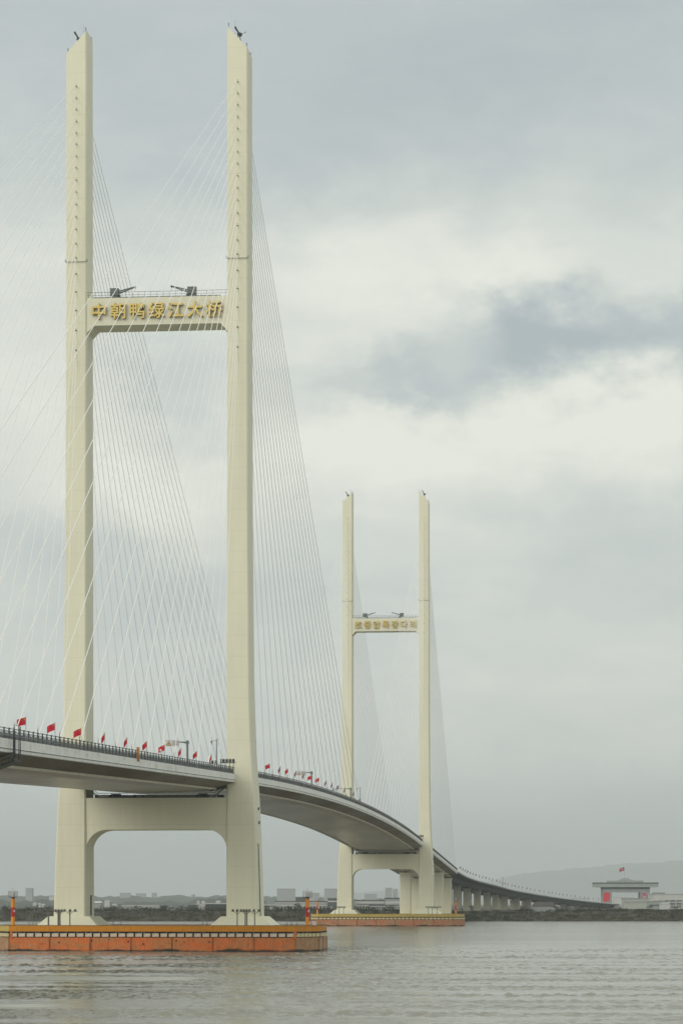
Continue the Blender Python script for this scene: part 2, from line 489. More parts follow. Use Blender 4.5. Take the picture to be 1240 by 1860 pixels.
def ground_z(x, y):
    if y <= 1560:
        t = (y - SHORE + 6) / (1566 - SHORE)
        return -1.5 + 6.8 * max(0, min(1, t)) ** 0.7
    return 5.3
g = MB()
xs = [-12000, -3000, -1500, -700] + [-400 + 25 * i for i in range(41)] + [900, 1600, 12000]
ys = [SHORE - 6, SHORE, SHORE + 6, SHORE + 14, SHORE + 25, 1560, 1640, 1800, 2400, 3600, 6000, 10000, 32400]
gv = []
for yy in ys:
    for xx in xs:
        j = random.uniform(-3, 3) if yy < 1560 else 0
        gv.append((xx, yy + j, ground_z(xx, yy) + (random.uniform(-0.3, 0.3) if yy > 1520 and yy < 1700 else 0)))
nx = len(xs)
gf = [(r * nx + c, r * nx + c + 1, (r + 1) * nx + c + 1, (r + 1) * nx + c) for r in range(len(ys) - 1) for c in range(nx - 1)]
g.add(gv, gf, 'ground')
tag(g.build('ground', smooth=True), kind='structure')
rb = MB()
rb.add([(-12000, -400, -1.6), (12000, -400, -1.6), (12000, SHORE - 6, -1.6), (-12000, SHORE - 6, -1.6)], [(0, 1, 2, 3)], 'ground')
tag(rb.build('river_bed'), kind='structure')

def hill(name, D, pts, depth, rough):            # ridge through photo skyline points at distance D, with real depth behind
    m = MB(); rings = []
    P = [at(px, py, D) for px, py in pts]
    prof = []
    for a, b in zip(P[:-1], P[1:]):
        n = max(2, int((b - a).length / (D / 700)))
        for i in range(n):
            q = a.lerp(b, i / n); prof.append(q)
    prof.append(P[-1])
    top = []
    ph = 0.0
    for q in prof:
        ph = 0.72 * ph + random.uniform(-rough, rough) * 0.7
        top.append((q.x, max(7, q.z + ph)))
    rings = []
    for t, k in ((0, 0.0), (0.12, 0.35), (0.3, 0.78), (0.5, 1.0), (0.75, 0.7), (1, 0.0)):
        rings.append([(x * (1 + 0.0 * t), D + depth * (t - 0.5) + random.uniform(-0.02, 0.02) * depth,
                       5.0 + (z - 5.0) * k * random.uniform(0.96, 1.0 if k == 1 else 1.04)) for x, z in top])
    m.loft(rings, 'hill', caps=False, closed=False)
    return tag(m.build(name, smooth=True), kind='structure')
hill('hills', 30000, [(500, 1632), (640, 1622), (760, 1615), (850, 1606), (900, 1596), (960, 1584), (1020, 1577), (1090, 1572), (1160, 1566),
                     (1240, 1562), (1330, 1566), (1480, 1570), (1800, 1590), (2300, 1632)], 3500, 9)
hill('hills', 7800, [(-1100, 1634), (-400, 1620), (-100, 1623), (0, 1629), (60, 1628), (120, 1626), (200, 1628), (290, 1628), (360, 1625), (430, 1627), (520, 1629),
                     (640, 1631), (720, 1632), (800, 1636)], 500, 4.5)
hill('hills', 4600, [(-700, 1640), (-100, 1637), (20, 1638), (120, 1634), (230, 1637), (330, 1636), (420, 1633), (470, 1640), (560, 1646)], 260, 3.2)

# the damp air over the river
hz = MB(); hz.box((0, 16200, 300.0), (24600, 33400, 604.0), 'cable')
ho = hz.build('haze')
hm = bpy.data.materials.new('river_haze'); hm.use_nodes = True
hn = hm.node_tree; hn.nodes.clear()
o_ = hn.nodes.new('ShaderNodeOutputMaterial'); v_ = hn.nodes.new('ShaderNodeVolumePrincipled')
v_.inputs['Color'].default_value = (0.90, 0.955, 0.98, 1)
v_.inputs['Density'].default_value = 0.000068
v_.inputs['Anisotropy'].default_value = 0.2
hn.links.new(v_.outputs[0], o_.inputs['Volume'])
ho.data.materials.clear(); ho.data.materials.append(hm)
tag(ho, kind='stuff')

# ---------------------------------------------------------------- towers
CABLE_PY = [160.4, 181.4, 202, 224, 245, 265, 287, 308, 330, 352, 374, 397, 419.5, 445.6, 471, 500, 532.5, 566, 602, 638]
CABLE_Z = [CAMZ + (1642 - p) / F * 567 for p in CABLE_PY]           # uppermost first
CABLE_S = [24 + 15 * i for i in range(20)][::-1]                     # uppermost reaches farthest
LEGX = 17.5
OUT = [(5.4, 4.75), (20, 4.3), (32, 3.85), (39, 3.3), (46, 2.95), (54, 2.65), (90, 2.35), (150, 2.25), (193.4, 2.2)]
DEP = [(5.4, 5.2), (34, 4.7), (54, 4.4), (140, 3.8), (198, 3.7)]
def lerp_tab(tab, z):
    if z <= tab[0][0]:
        return tab[0][1]
    for (a, p), (b, q) in zip(tab[:-1], tab[1:]):
        if z <= b:
            return p + (q - p) * (z - a) / (b - a)
    return tab[-1][1]
def smooth_out(z):
    return (lerp_tab(OUT, z - 3) + 2 * lerp_tab(OUT, z) + lerp_tab(OUT, z + 3)) / 4

def leg_ring(s, z, slope=False):                 # s = +1 right leg, -1 left leg; tower frame
    o, i, d, c = smooth_out(z), 2.25, lerp_tab(DEP, z), 0.28
    pts = [(-i, -d + c), (-i + c, -d), (o - c, -d), (o, -d + c), (o, d - c), (o - c, d), (-i + c, d), (-i, d - c)]
    out = []
    for x, y in pts:
        zz = z
        if slope:
            t = (x + i) / (o + i)
            zz = 198.2 - 4.9 * min(1, max(0, t))
        out.append((s * (LEGX + x), y, zz))
    return out

def make_leg(s, parent):
    m = MB()
    zs = [5.4] + [10 + 4 * i for i in range(15)] + [72, 80, 90, 110, 130, 150, 170, 185, 192.5]
    rings = [leg_ring(s, z) for z in zs] + [leg_ring(s, 196, True)]
    m.loft(rings, 'tower')
    leg = m.build('leg', parent)
    # plinth: truncated pyramid under the leg
    p = MB(); cx = s * (LEGX + 1.2)
    def rect(hx, hy, z):
        return [(cx - hx, -hy, z), (cx + hx, -hy, z), (cx + hx, hy, z), (cx - hx, hy, z)]
    p.loft([rect(6.5, 8.0, 5.45), rect(4.6, 6.2, 7.25), rect(4.4, 6.0, 7.35)], 'tower')
    p.build('plinth', leg)
    # walkway bracket across the front face
    b = MB(); zb = 148.3; d = lerp_tab(DEP, zb); o = smooth_out(zb)
    xa, xb = s * (LEGX - 2.4), s * (LEGX + o + 0.1)
    b.tube((xa, -d - 0.25, zb), (xb, -d - 0.25, zb), 0.06, 'crane')
    for xx in (xa, xb):
        b.box((xx, -d - 0.15, zb + 0.3), (0.10, 0.3, 0.6), 'crane')
    b.build('bracket_rail', leg)
    # lower ladder on the river side of the outer face, door at the foot
    ld = MB(); zt = 23.0
    for yy in (-3.0, -2.4):
        for za, zb2 in ((7.4, 15), (15, zt)):
            ld.tube((s * (LEGX + smooth_out(za) + 0.16), yy, za), (s * (LEGX + smooth_out(zb2) + 0.16), yy, zb2), 0.06, 'rail', 4)
    for k in range(26):
        z = 7.6 + k * 0.6
        x = s * (LEGX + smooth_out(z) + 0.16)
        ld.tube((x, -3.0, z), (x, -2.4, z), 0.03, 'rail', 4)
    if s > 0:
        ld.build('ladder', leg)
        for z in (27.5, 30.5):
            k = MB(); x = LEGX + smooth_out(z)
            k.box((x + 0.12, 0.6, z), (0.24, 0.5, 0.5), 'dark'); k.box((x + 0.18, 0.6, z + 0.32), (0.36, 0.7, 0.08), 'crane')
            k.build('wall_lamp', leg)
    else:
        dr = MB(); x = s * (LEGX - 2.25)
        dr.box((x + 0.03, 1.2, 9.6), (0.10, 1.5, 4.2), 'walldark'); dr.box((x + 0.08, 1.2, 11.8), (0.25, 1.9, 0.15), 'crane')
        dr.build('door', leg)
    # small lightning rods along the sloping top
    for x, t in ((-2.0, 0.05), (1.9, 0.95)):
        z = 198.2 - 4.9 * t
        for yy in (-3.2, 3.2):
            r = MB()
            r.tube((s * (LEGX + x), yy, z - 0.1), (s * (LEGX + x), yy, z + 1.1), 0.05, 'dark', 5)
            r.box((s * (LEGX + x), yy, z + 0.8), (0.18, 0.18, 0.35), 'crane')
            r.build('lightning_rod', leg)
    r = MB(); r.tube((s * (LEGX - 1.0), 0, 196.5), (s * (LEGX - 1.0), 0, 200.6), 0.04, 'railpale', 5)
    r.build('aerial', leg)
    return leg

# cable socket meshes (front: toward the camera side, rear: the other side), shared
sk = MB()
sk.tube((0, 0.25, 0.0), (0, -0.36, -0.30), 0.17, 'tower', 8, caps=False)
sk.tube((0, -0.35, -0.29), (0, -0.37, -0.30), 0.16, 'walldark', 8)
sk.box((0, -0.02, 0.24), (0.40, 0.10, 0.10), 'ledge')
SOCK = sk.mesh('cable_socket')

def text_mesh(ch, size, ext):
    cu = bpy.data.curves.new('letter', 'FONT')
    cu.body = ch; cu.size = size; cu.extrude = ext; cu.offset = 0.05 * size / 3
    cu.align_x = 'CENTER'; cu.align_y = 'CENTER'; cu.resolution_u = 2
    o = bpy.data.objects.new('letter', cu); COL.objects.link(o)
    dg = bpy.context.evaluated_depsgraph_get()
    me = bpy.data.meshes.new_from_object(o.evaluated_get(dg))
    bpy.data.objects.remove(o); bpy.data.curves.remove(cu)
    me.materials.clear(); me.materials.append(M['gold']); me.materials.append(M['goldshade'])
    for p in me.polygons:
        p.material_index = 0 if abs(p.normal.z) > 0.5 else 1
    if me.vertices:
        vs = [v.co for v in me.vertices]
        cxm = (min(v.x for v in vs) + max(v.x for v in vs)) / 2; cym = (min(v.y for v in vs) + max(v.y for v in vs)) / 2
        for v in me.vertices:
            v.co.x -= cxm; v.co.y -= cym
    return me

def make_tower(y0, chars, label, near):
    loc = bworld(y0)
    t = thing('bridge_tower', label, 'bridge tower', loc, RZ, 'towers of the cable stayed bridge')
    legs = {s: make_leg(s, t) for s in (-1, 1)}
    # upper portal beam with 45 degree haunches
    IN = LEGX - 2.25
    zt, zb = 140.5, 134.6
    prof = [(-IN - 0.3, zt), (-IN - 0.3, zb - 1.9), (-IN + 1.5, zb), (IN - 1.5, zb), (IN + 0.3, zb - 1.9), (IN + 0.3, zt)]
    m = MB(); d = 3.45
    m.loft([[(x, -d, z) for x, z in prof], [(x, d, z) for x, z in prof]], 'tower')
    beam = m.build('portal_beam', t)
    rl = MB()
    for yy in (-d + 0.15, d - 0.15):
        for zz, rr in ((zt + 0.62, 0.035), (zt + 1.25, 0.045)):
            rl.tube((-IN, yy, zz), (IN, yy, zz), rr, 'rail', 5)
        rl.box((0, yy, zt + 0.09), (2 * IN - 3.0, 0.16, 0.17), 'rail')
        for k in range(23):
            x = -IN + 0.4 + k * (2 * IN - 0.8) / 22
            rl.tube((x, yy, zt), (x, yy, zt + 1.25), 0.035, 'rail', 4)
    rl.build('beam_railing', beam)
    # raised gold characters, left to right
    for k, ch in enumerate(chars):
        me = text_mesh(ch, 3.6, 0.36)
        o = link('letter', me, beam, loc=(-12.5 + k * 4.17, -d - 0.38, 137.55), rot=(R(90), 0, 0))
    # lower deck beam with the rounded arch below it
    zt, zb, r = 32.8, 26.0, 4.6
    arch = []
    for k in range(9):
        a = math.pi / 2 * k / 8
        arch.append((-IN - 0.05 + r - r * math.cos(a), zb - r + r * math.sin(a)))
    arch = arch + [(-x, z) for x, z in arch[::-1]]
    prof = [(-IN - 0.3, zt), (-IN - 0.3, zb - r)] + arch + [(IN + 0.3, zb - r), (IN + 0.3, zt)]
    m = MB(); d2 = 4.35
    n = len(prof)
    vs = [(x, -d2, z) for x, z in prof] + [(x, d2, z) for x, z in prof]
    fs = [(i, (i + 1) % n, n + (i + 1) % n, n + i) for i in range(n)]
    # the two faces in strips between the top edge and the arch
    half = len(arch)
    strips = list(range(2, 2 + half))
    tops = [(arch[k][0], zt) for k in range(half)]
    base = len(vs)
    vs += [(x, -d2, z) for x, z in tops] + [(x, d2, z) for x, z in tops]
    for side, off, to in ((0, 0, base), (1, n, base + half)):
        fs.append((off + 0, off + 1, off + 2, to + 0))
        for k in range(half - 1):
            fs.append((to + k, off + strips[k], off + strips[k + 1], to + k + 1))
        fs.append((to + half - 1, off + strips[-1], off + n - 2, off + n - 1))
    m.add(vs, fs, 'tower')
    lb = m.build('deck_beam', t)
    zt0 = zt
    # bearings, side stops and a maintenance walkway along the beam top
    for x in (-9.5, 9.5):
        b = MB(); b.box((x, 0, zt0 + 0.35), (2.6, 2.2, 0.7), 'dark'); b.box((x, 0, zt0 + 0.85), (2.0, 1.7, 0.35), 'walldark')
        b.build('bearing', lb)
    wk = MB()
    yy = -d2 - 0.35
    path = [(-15.1, 35.3), (-12.6, zt0 + 0.25), (12.6, zt0 + 0.25), (15.1, 35.3)]
    for (xa, za), (xb, zb3) in zip(path[:-1], path[1:]):
        wk.tube((xa, yy, za + 0.75), (xb, yy, zb3 + 0.75), 0.06, 'rail', 5)
        wk.tube((xa, yy, za + 0.3), (xb, yy, zb3 + 0.3), 0.05, 'rail', 5)
        nn = max(2, int(abs(xb - xa) / 1.5))
        for k in range(nn + 1):
            q = k / nn
            wk.tube((xa + (xb - xa) * q, yy, za + (zb3 - za) * q), (xa + (xb - xa) * q, yy, za + (zb3 - za) * q + 0.8), 0.04, 'railpale', 4)
        L = math.hypot(xb - xa, zb3 - za)
        wk.box(((xa + xb) / 2, yy + 0.35, (za + zb3) / 2 - 0.1), (L, 0.9, 0.14), 'walldark', (0, -math.atan2(zb3 - za, xb - xa), 0))
    wk.build('walkway', lb)
    q = MB(); q.box((0, 2.2, zt0 + 0.42), (27.5, 0.5, 0.84), 'crane'); q.box((0.5, 1.8, zt0 + 0.62), (17, 0.2, 0.3), 'ledge'); q.build('gap_filler', lb)  # dark wall added to block the sky through the gap, pale strip before it
    for x, w_ in ((-12.2, 3.6), (-4.5, 2.2), (11.6, 3.0)):
        q = MB(); q.box((x, 0.6, zt0 + 0.4), (w_, 3.0, 0.8), 'walldark'); q.box((x + .3, -1.2, zt0 + 0.3), (w_ * .6, .5, .6), 'signwhite'); q.build('gap_block', lb)  # dark blocks with pale pieces, added to fill the gap
    # sockets and stay cables
    for s in (-1, 1):
        for z in CABLE_Z:
            link('cable_socket', SOCK, legs[s], loc=(s * LEGX, -lerp_tab(DEP, z), z))
            link('cable_socket', SOCK, legs[s], loc=(s * LEGX, lerp_tab(DEP, z), z), rot=(0, 0, math.pi))
        for side in (-1, 1):
            for z, L in zip(CABLE_Z, CABLE_S):
                yb = y0 + side * L
                a = Vector((s * LEGX, side * (lerp_tab(DEP, z) - 0.1), z))
                b = Vector((s * 16.35, side * L, deck_z(yb) + 0.3))
                c = MB()
                c.tube(a, b, 0.064 if near else 0.055, 'cable', 6, caps=False)
                dd = (a - b).normalized()
                c.tube(b, b + dd * 3.0, 0.13, 'cable', 6)
                c.build('stay_cable', t)
    return t

tower_near = make_tower(0, '中朝鸭绿江大桥', 'tall cream bridge tower nearest the viewer, with clear gold Chinese characters on its upper beam', True)
tower_far = make_tower(SPAN, '조중압록강다리', 'smaller, farther cream bridge tower standing on the pale yellow fender platform', False)

# ---------------------------------------------------------------- deck
deck = thing('bridge_deck', 'long grey steel road deck with white edge passing through both cream towers', 'bridge deck', (0, 0, 0))
Y0, Y1, SEG = -420.0, 948.0, 12.0
def seg_bounds():
    ys_ = []
    y = Y0
    while y < Y1 - 0.1:
        ys_.append((y, min(y + SEG, Y1))); y += SEG
    return ys_
def hw(y):                                       # half width: notched between the tower legs
    for c in (0, SPAN):
        if abs(y - c) < 4.5:
            return 14.7
    return 17.2
def sect(y, k):                                  # girder outline, right half from the fascia foot inward
    h = hw(y); z = deck_z(y)
    return h, z
segs = []
for a, b in seg_bounds():
    cuts = [a]
    for c in (0, SPAN):
        for e in (c - 4.55, c + 4.55):
            if a < e < b:
                cuts.append(e)
    cuts.append(b); cuts.sort()
    segs += list(zip(cuts[:-1], cuts[1:]))
FD = 1.55                                        # depth of the white edge
for a, b in segs:
    h = hw((a + b) / 2)
    fw = min(4.3, h - 10.4)
    # main box
    m = MB()
    for (m_, pts) in (('g', None),):
        ra, rb_ = [], []
        for y, ring in ((a + 0.045, ra), (b - 0.045, rb_)):
            z = deck_z(y)
            for x, dz in ((-h + 0.3, -0.25), (-h + 0.3, -FD - 0.08), (-h + fw, -FD - 1.25), (-10.2, -3.45), (0, -3.62), (10.2, -3.45), (h - fw, -FD - 1.25), (h - 0.3, -FD - 0.08), (h - 0.3, -0.25)):
                ring.append(bw(x, y, z + dz))
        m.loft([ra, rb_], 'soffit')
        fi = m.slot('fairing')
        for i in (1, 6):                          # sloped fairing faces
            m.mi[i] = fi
    m.build('girder_segment', deck)
    for s in (-1, 1):
        f = MB(); ra, rb_ = [], []
        for y, ring in ((a + 0.015, ra), (b - 0.015, rb_)):
            z = deck_z(y)
            for x, dz in ((h, 0.18), (h, -1.02), (h + 0.10, -1.06), (h + 0.10, -1.12), (h, -1.16), (h, -FD), (h - 0.45, -FD - 0.06), (h - 0.45, 0.18)):
                ring.append(bw(s * x, y, z + dz))
        f.loft([ra, rb_], 'white')
        di = f.slot('rail')
        f.mi[2] = di; f.mi[3] = di                 # cable tray lip
        f.build('edge_panel', deck)
        l = MB(); ra, rb_ = [], []
        x0, z0 = h - fw + 0.02, -FD - 1.25
        for y, ring in ((a, ra), (b, rb_)):
            z = deck_z(y)
            for x, dz in ((x0 + 0.16, z0 + 0.02), (x0 + 0.16, z0 - 0.34), (x0 - 0.16, z0 - 0.36), (x0 - 0.16, z0 - 0.02)):
                ring.append(bw(s * x, y, z + dz))
        l.loft([ra, rb_], 'ledge')
        l.build('traveller_rail', deck)
rd = MB()
prevr = None
ra = []
ys_ = [Y0 + i * 12 for i in range(int((Y1 - Y0) / 12) + 1)]
vs, fs = [], []
for i, y in enumerate(ys_):
    for x in (-14.5, 14.5):
        vs.append(bw(x, y, deck_z(y) + 0.05))
    if i:
        fs.append((2 * i - 2, 2 * i - 1, 2 * i + 1, 2 * i))
rd.add(vs, fs, 'asphalt')
rd.build('road_surface', deck)
ln = MB()
for x in (-13.9, -7.2, -0.25, 0.25, 7.2, 13.9):
    vs, fs = [], []
    for i, y in enumerate(ys_):
        vs += [bw(x - 0.08, y, deck_z(y) + 0.056), bw(x + 0.08, y, deck_z(y) + 0.056)]
        if i:
            fs.append((2 * i - 2, 2 * i - 1, 2 * i + 1, 2 * i))
    ln.add(vs, fs, 'signwhite')
ln.build('lane_marking', deck)

# railings: posts every 3 m, rails and infill
pm = MB(); pm.box((0, 0, 0.72), (0.16, 0.18, 1.44), 'rail'); pm.box((0, 0, 1.46), (0.24, 0.26, 0.08), 'rail')
POST = pm.mesh('railing_post')
rest = MB(); infill = MB()
def notch_ok(y, mrg=4.9):
    return all(abs(y - c) > mrg for c in (0, SPAN))
count = 0
y = Y0 + 1.5
while y < Y1:
    for s in (-1, 1):
        if not notch_ok(y):
            continue
        p = bw(s * 16.95, y, deck_z(y) + 0.18)
        if s > 0 and y > -245 and count < 296:
            link('railing_post', POST, deck, loc=p, rot=(0, 0, RZ)); count += 1
        else:
            rest.box(p + Vector((0, 0, 0.72)), (0.16, 0.18, 1.44), 'rail', (0, 0, RZ))
        if notch_ok(y + 3.0) and y + 3 < Y1 and s > 0 and y > -300:
            q = bw(s * 16.95, y + 3.0, deck_z(y + 3) + 0.18)
            U = Vector((0, 0, 1))
            a0, a1, b0, b1 = p + U * 0.18, p + U * 0.98, q + U * 0.18, q + U * 0.98
            infill.tube(a0, b1, 0.05, 'rail', 3, caps=False); infill.tube(a1, b0, 0.05, 'rail', 3, caps=False)
            for t in (0.25, 0.5, 0.75):
                infill.tube(a0.lerp(b0, t), a1.lerp(b1, t), 0.045, 'rail', 3, caps=False)
            mid = (a0 + b1) / 2
            infill.box(mid, (0.5, 0.5, 0.34), 'railpale', (0, 0, RZ + 0.785)) if False else None
            infill.box((a0 + b0) / 2 + U * 0.12, (0.05, 2.7, 0.22), 'rail', (0, 0, RZ))
    y += 3.0
tag(rest.build('railing_post', deck), kind='stuff')
tag(infill.build('railing_infill', deck), kind='stuff')
STRETCH = [(-1e9, 0), (0, SPAN), (SPAN, 1e9)]
for s in (-1, 1):
    for dz, r in ((1.40, 0.055), (1.05, 0.05), (0.62, 0.04), (0.12, 0.07)):
        for lo, hi in STRETCH:
            m = MB()
            run = [q for q in segs if lo < (q[0] + q[1]) / 2 < hi and notch_ok((q[0] + q[1]) / 2)]
            ring = []
            for y in [q[0] for q in run] + [run[-1][1]]:
                c = bw(s * 16.95, y, deck_z(y) + 0.18 + dz)
                ring.append([c + DXB * (r * math.cos(k * 1.2566)) + Vector((0, 0, r * math.sin(k * 1.2566))) for k in range(5)])
            m.loft(ring, 'rail')
            m.build('handrail', deck)
    # inner steel guard rail of the carriageway
    m = MB()
    for a, b in segs:
        for dz in (0.55, 0.95):
            m.tube(bw(s * 14.3, a, deck_z(a) + dz), bw(s * 14.3, b, deck_z(b) + dz), 0.09, 'railpale', 5, caps=False)
    y = Y0 + 0.7
    while y < Y1:
        m.box(bw(s * 14.3, y, deck_z(y) + 0.5), (0.16, 0.16, 1.0), 'railpale', (0, 0, RZ)); y += 2.0
    m.build('guard_rail', deck)
# damper frames where the near cables meet the deck
dm = MB()
dm.tube((0, -0.7, 0), (0, 0.0, 2.3), 0.05, 'railpale', 5); dm.tube((0, 0.75, 0), (0, 0.0, 2.3), 0.05, 'railpale', 5); dm.box((0, 0, 2.3), (0.3, 0.3, 0.35), 'white')
DAMP = dm.mesh('cable_damper')
for L in CABLE_S:
    for y0, sd in ((0, -1), (0, 1), (SPAN, -1)):
        y = y0 + sd * (L - 1.2)
        link('cable_damper', DAMP, deck, loc=bw(16.35, y, deck_z(y) + 0.2), rot=(0, 0, RZ))

# ---------------------------------------------------------------- fender platforms
def poly_cap(grow=0.0):
    cx = 0.9
    a, b, c, d = 30.4 + grow * 0.7, 34.6 + grow, 16.0 + grow, 8.0 + grow * 0.5
    return [(cx - b, -d), (cx - a, -c), (cx + a, -c), (cx + b, -d), (cx + b, d), (cx + a, c), (cx - a, c), (cx - b, d)]

blk = MB(); blk.box((0, 0, 0), (1.42, 0.42, 0.72), 'block')
BLOCK = blk.mesh('fender_pad')
blk = MB(); blk.box((0, 0, 0), (1.42, 0.42, 0.72), 'blockyellow')
BLOCKY = blk.mesh('fender_pad')

def make_cap(y0, near):
    loc = bworld(y0)
    t = thing('fender_platform', 'rusty orange red fender platform around the foot of the near tower' if near else
              'pale yellow and salmon fender platform around the foot of the far tower', 'fender platform', loc, RZ, 'fender platforms round the tower feet')
    P, Pi, Pb = poly_cap(0), poly_cap(-0.8), poly_cap(-0.12)
    core = MB(); core.prism(Pi, -1.4, 5.32, 'concrete'); core.build('pile_cap', t)
    n = len(P)
    belt = MB(); belt.prism(poly_cap(-0.55), 2.9, 4.3, 'rubber'); belt.build('rubber_belt', t)
    deckm = MB(); deckm.prism(poly_cap(-0.3), 5.34, 5.42, 'concrete'); deckm.build('top_slab', t)
    hullm, bandm = [], []
    for i in range(n):
        a, b = Vector((*P[i], 0)), Vector((*P[(i + 1) % n], 0))
        L = (b - a).length; e = (b - a).normalized(); nrm = Vector((e.y, -e.x, 0)); ang = math.atan2(e.y, e.x)
        chamfer = i in (0, 2, 4, 6)
        k = 1 if chamfer else (7 if L > 40 else 2)
        for j in range(k):
            u0, u1 = j * L / k, (j + 1) * L / k
            c = a + e * ((u0 + u1) / 2) - nrm * 0.35
            hh = MB()
            mm = ('hullfaded' if i != 1 else 'hull') if near else 'hullsalmon'
            proud = random.uniform(-0.03, 0.03)
            hh.box((c.x + nrm.x * proud, c.y + nrm.y * proud, 1.15), (u1 - u0 - 0.10, 0.7, 3.6), mm, (0, 0, ang))
            # stiffener flanges at the panel ends
            for uu in (u0 + 0.12, u1 - 0.12):
                q = a + e * uu + nrm * 0.05
                hh.box((q.x, q.y, 1.15), (0.10, 0.16, 3.58), mm, (0, 0, ang))
            hh.build('fender_panel', t)
            bb = MB()
            c2 = a + e * ((u0 + u1) / 2) - nrm * 0.33
            bm_ = ('paleband' if i == 0 else 'orange') if near else 'paleband'
            bb.box((c2.x, c2.y, 4.84), (u1 - u0 - 0.03, 0.7, 1.28), bm_, (0, 0, ang))
            q = a + e * ((u0 + u1) / 2) + nrm * 0.04
            bb.box((q.x, q.y, 5.50), (u1 - u0 - 0.03, 0.16, 0.07), 'walldark', (0, 0, ang))
            bb.box((q.x, q.y, 4.17), (u1 - u0 - 0.03, 0.16, 0.06), 'rubber', (0, 0, ang))
            bb.build('band_panel', t)
        if i in (0, 1, 2, 3, 7):
            w_ = 1.78 if not chamfer else 1.45
            cnt = int(L / w_); off = (L - cnt * w_) / 2
            for j in range(cnt):
                uu = off + (j + 0.5) * w_
                q = a + e * uu + nrm * 0.02
                o = link('fender_pad', BLOCK if (near and i == 1) else BLOCKY, t, loc=(q.x, q.y, 3.46), rot=(random.uniform(-.02, .02), random.uniform(-.012, .012), ang))
                if chamfer:
                    o.scale = (0.82, 1, 1)
            # rubber tyres hanging above the pads
            ty = MB()
            for j in range(cnt * 3):
                uu = off + (j + 0.5) * w_ / 3
                q = a + e * uu + nrm * -0.02
                ty.box((q.x, q.y, 4.0 + random.uniform(-0.04, 0.02)), (w_ / 3 * 0.72, 0.3, 0.22), 'rubber' if random.random() < .7 else 'walldark', (0, 0, ang))
            ty.build('rubber_strip', t)
    if near:
        for x in (-28.9, 31.3):
            q = MB(); q.box((x, -16.12, 3.5), (0.5, 0.35, 1.3), 'hull'); q.build('corner_post', t)
        # rubbing stains and lifting eyes
        for x, z in ((-13, 2.3), (-5.2, 2.1), (-2, 1.6), (5, 2.3), (12, 2.0), (-20, 1.9)):
            q = MB(); q.box((x + 1.2, -16.05, z), (0.28, 0.2, 0.3), 'rubber'); q.build('lifting_eye', t)
    return t
make_cap(0, True)
make_cap(SPAN, False)
zc = 5.42

# navigation beacons on the platforms
def make_beacon():
    t = thing('navigation_beacon', '', 'beacon')
    def ring(r, z):
        return [(r * math.cos(i * math.pi / 6), r * math.sin(i * math.pi / 6), z) for i in range(12)]
    for z0, z1, m_ in ((0.0, 1.85, 'beacony'), (1.85, 3.85, 'beaconr'), (3.85, 5.75, 'beacony'), (5.75, 6.05, 'beaconb')):
        m = MB(); m.loft([ring(0.42, z0), ring(0.42, z1)], m_); m.build('column_band', t, False)
    g_ = MB()
    for rr, z in ((0.92, 6.08), (0.92, 7.3)):
        for i in range(12):
            a = ring(rr, z)
            g_.tube(a[i], a[(i + 1) % 12], 0.035, 'railpale', 4)
    for i in range(12):
        g_.tube(ring(0.92, 6.05)[i], ring(0.92, 7.3)[i], 0.045, 'railpale' if i % 2 else 'dark', 4)
    g_.loft([ring(0.95, 6.0), ring(0.95, 6.07)], 'dark')
    g_.build('cage', t)
    lm = MB(); lm.loft([ring(0.3, 6.07), ring(0.34, 6.4), ring(0.34, 7.0), ring(0.2, 7.25)], 'signwhite'); lm.tube((0, 0, 7.2), (0, 0, 8.0), 0.03, 'dark', 5)
    lm.build('lantern', t)
    rf = MB(); rf.box((0.3, -0.36, 3.1), (0.3, 0.12, 0.5), 'signwhite', (0, 0.5, 0.4)); rf.build('number_plate', t)
    return t
b0 = make_beacon()
for i, (x, y0, lab) in enumerate(((-29.6, 0, 'orange and red beacon column at the left end of the near platform'),
                                  (33.2, 0, 'orange and red beacon column at the right end of the near platform'),
                                  (-30.4, SPAN, 'small orange and red beacon column at the left end of the far platform'),
                                  (32.4, SPAN, 'small orange beacon column at the right end of the far platform, beside viaduct piers'))):
    o = b0 if i == 0 else copy_tree(b0)
    o.location = bw(x, y0 - 11.5 if abs(x) < 31 else y0 - 10, zc)
    tag(o, lab, 'beacon', 'navigation beacons on the fender platforms')
# small cabinet beside the right near beacon
t = thing('cabinet', 'small pale blue cabinet beside the right beacon of the near platform', 'cabinet', bw(34.6, -9.6, zc), RZ)
m = MB(); m.box((0, 0, 0.55), (0.7, 0.5, 1.0), 'signwhite'); m.build('body', t)
m = MB(); m.box((0, -0.02, 1.09), (0.8, 0.6, 0.08), 'flagblue'); m.build('lid', t)

# floodlight racks in front of the legs
def make_rack(groups, posts):
    t = thing('floodlight_rack', '', 'floodlight rack')
    for x, r in posts:
        m = MB(); m.tube((x, 0, 0), (x, 0, 3.0), r, 'post', 8)
        m.box((x, 0, 0.05), (r * 4, r * 4, 0.1), 'post')
        for sgn in (-1, 1):
            m.tube((x, 0, 2.45), (x + sgn * 0.75, 0, 2.98), 0.06, 'post', 5)
        m.build('post', t)
    for xa, xb in groups:
        m = MB(); m.tube((xa, 0, 3.03), (xb, 0, 3.03), 0.06, 'lamp', 5)
        m.build('crossbar', t)
        n = max(1, round((xb - xa) / 0.62))
        for k in range(n):
            l = MB(); x = xa + (k + 0.5) * (xb - xa) / n
            l.box((x, -0.05, 3.22), (0.46, 0.5, 0.30), 'lamp', (0.5, 0, 0)); l.box((x, 0.02, 3.12), (0.1, 0.12, 0.2), 'dark')
            l.build('floodlight', t)
    return t
RG = 'floodlight racks on the fender platforms'
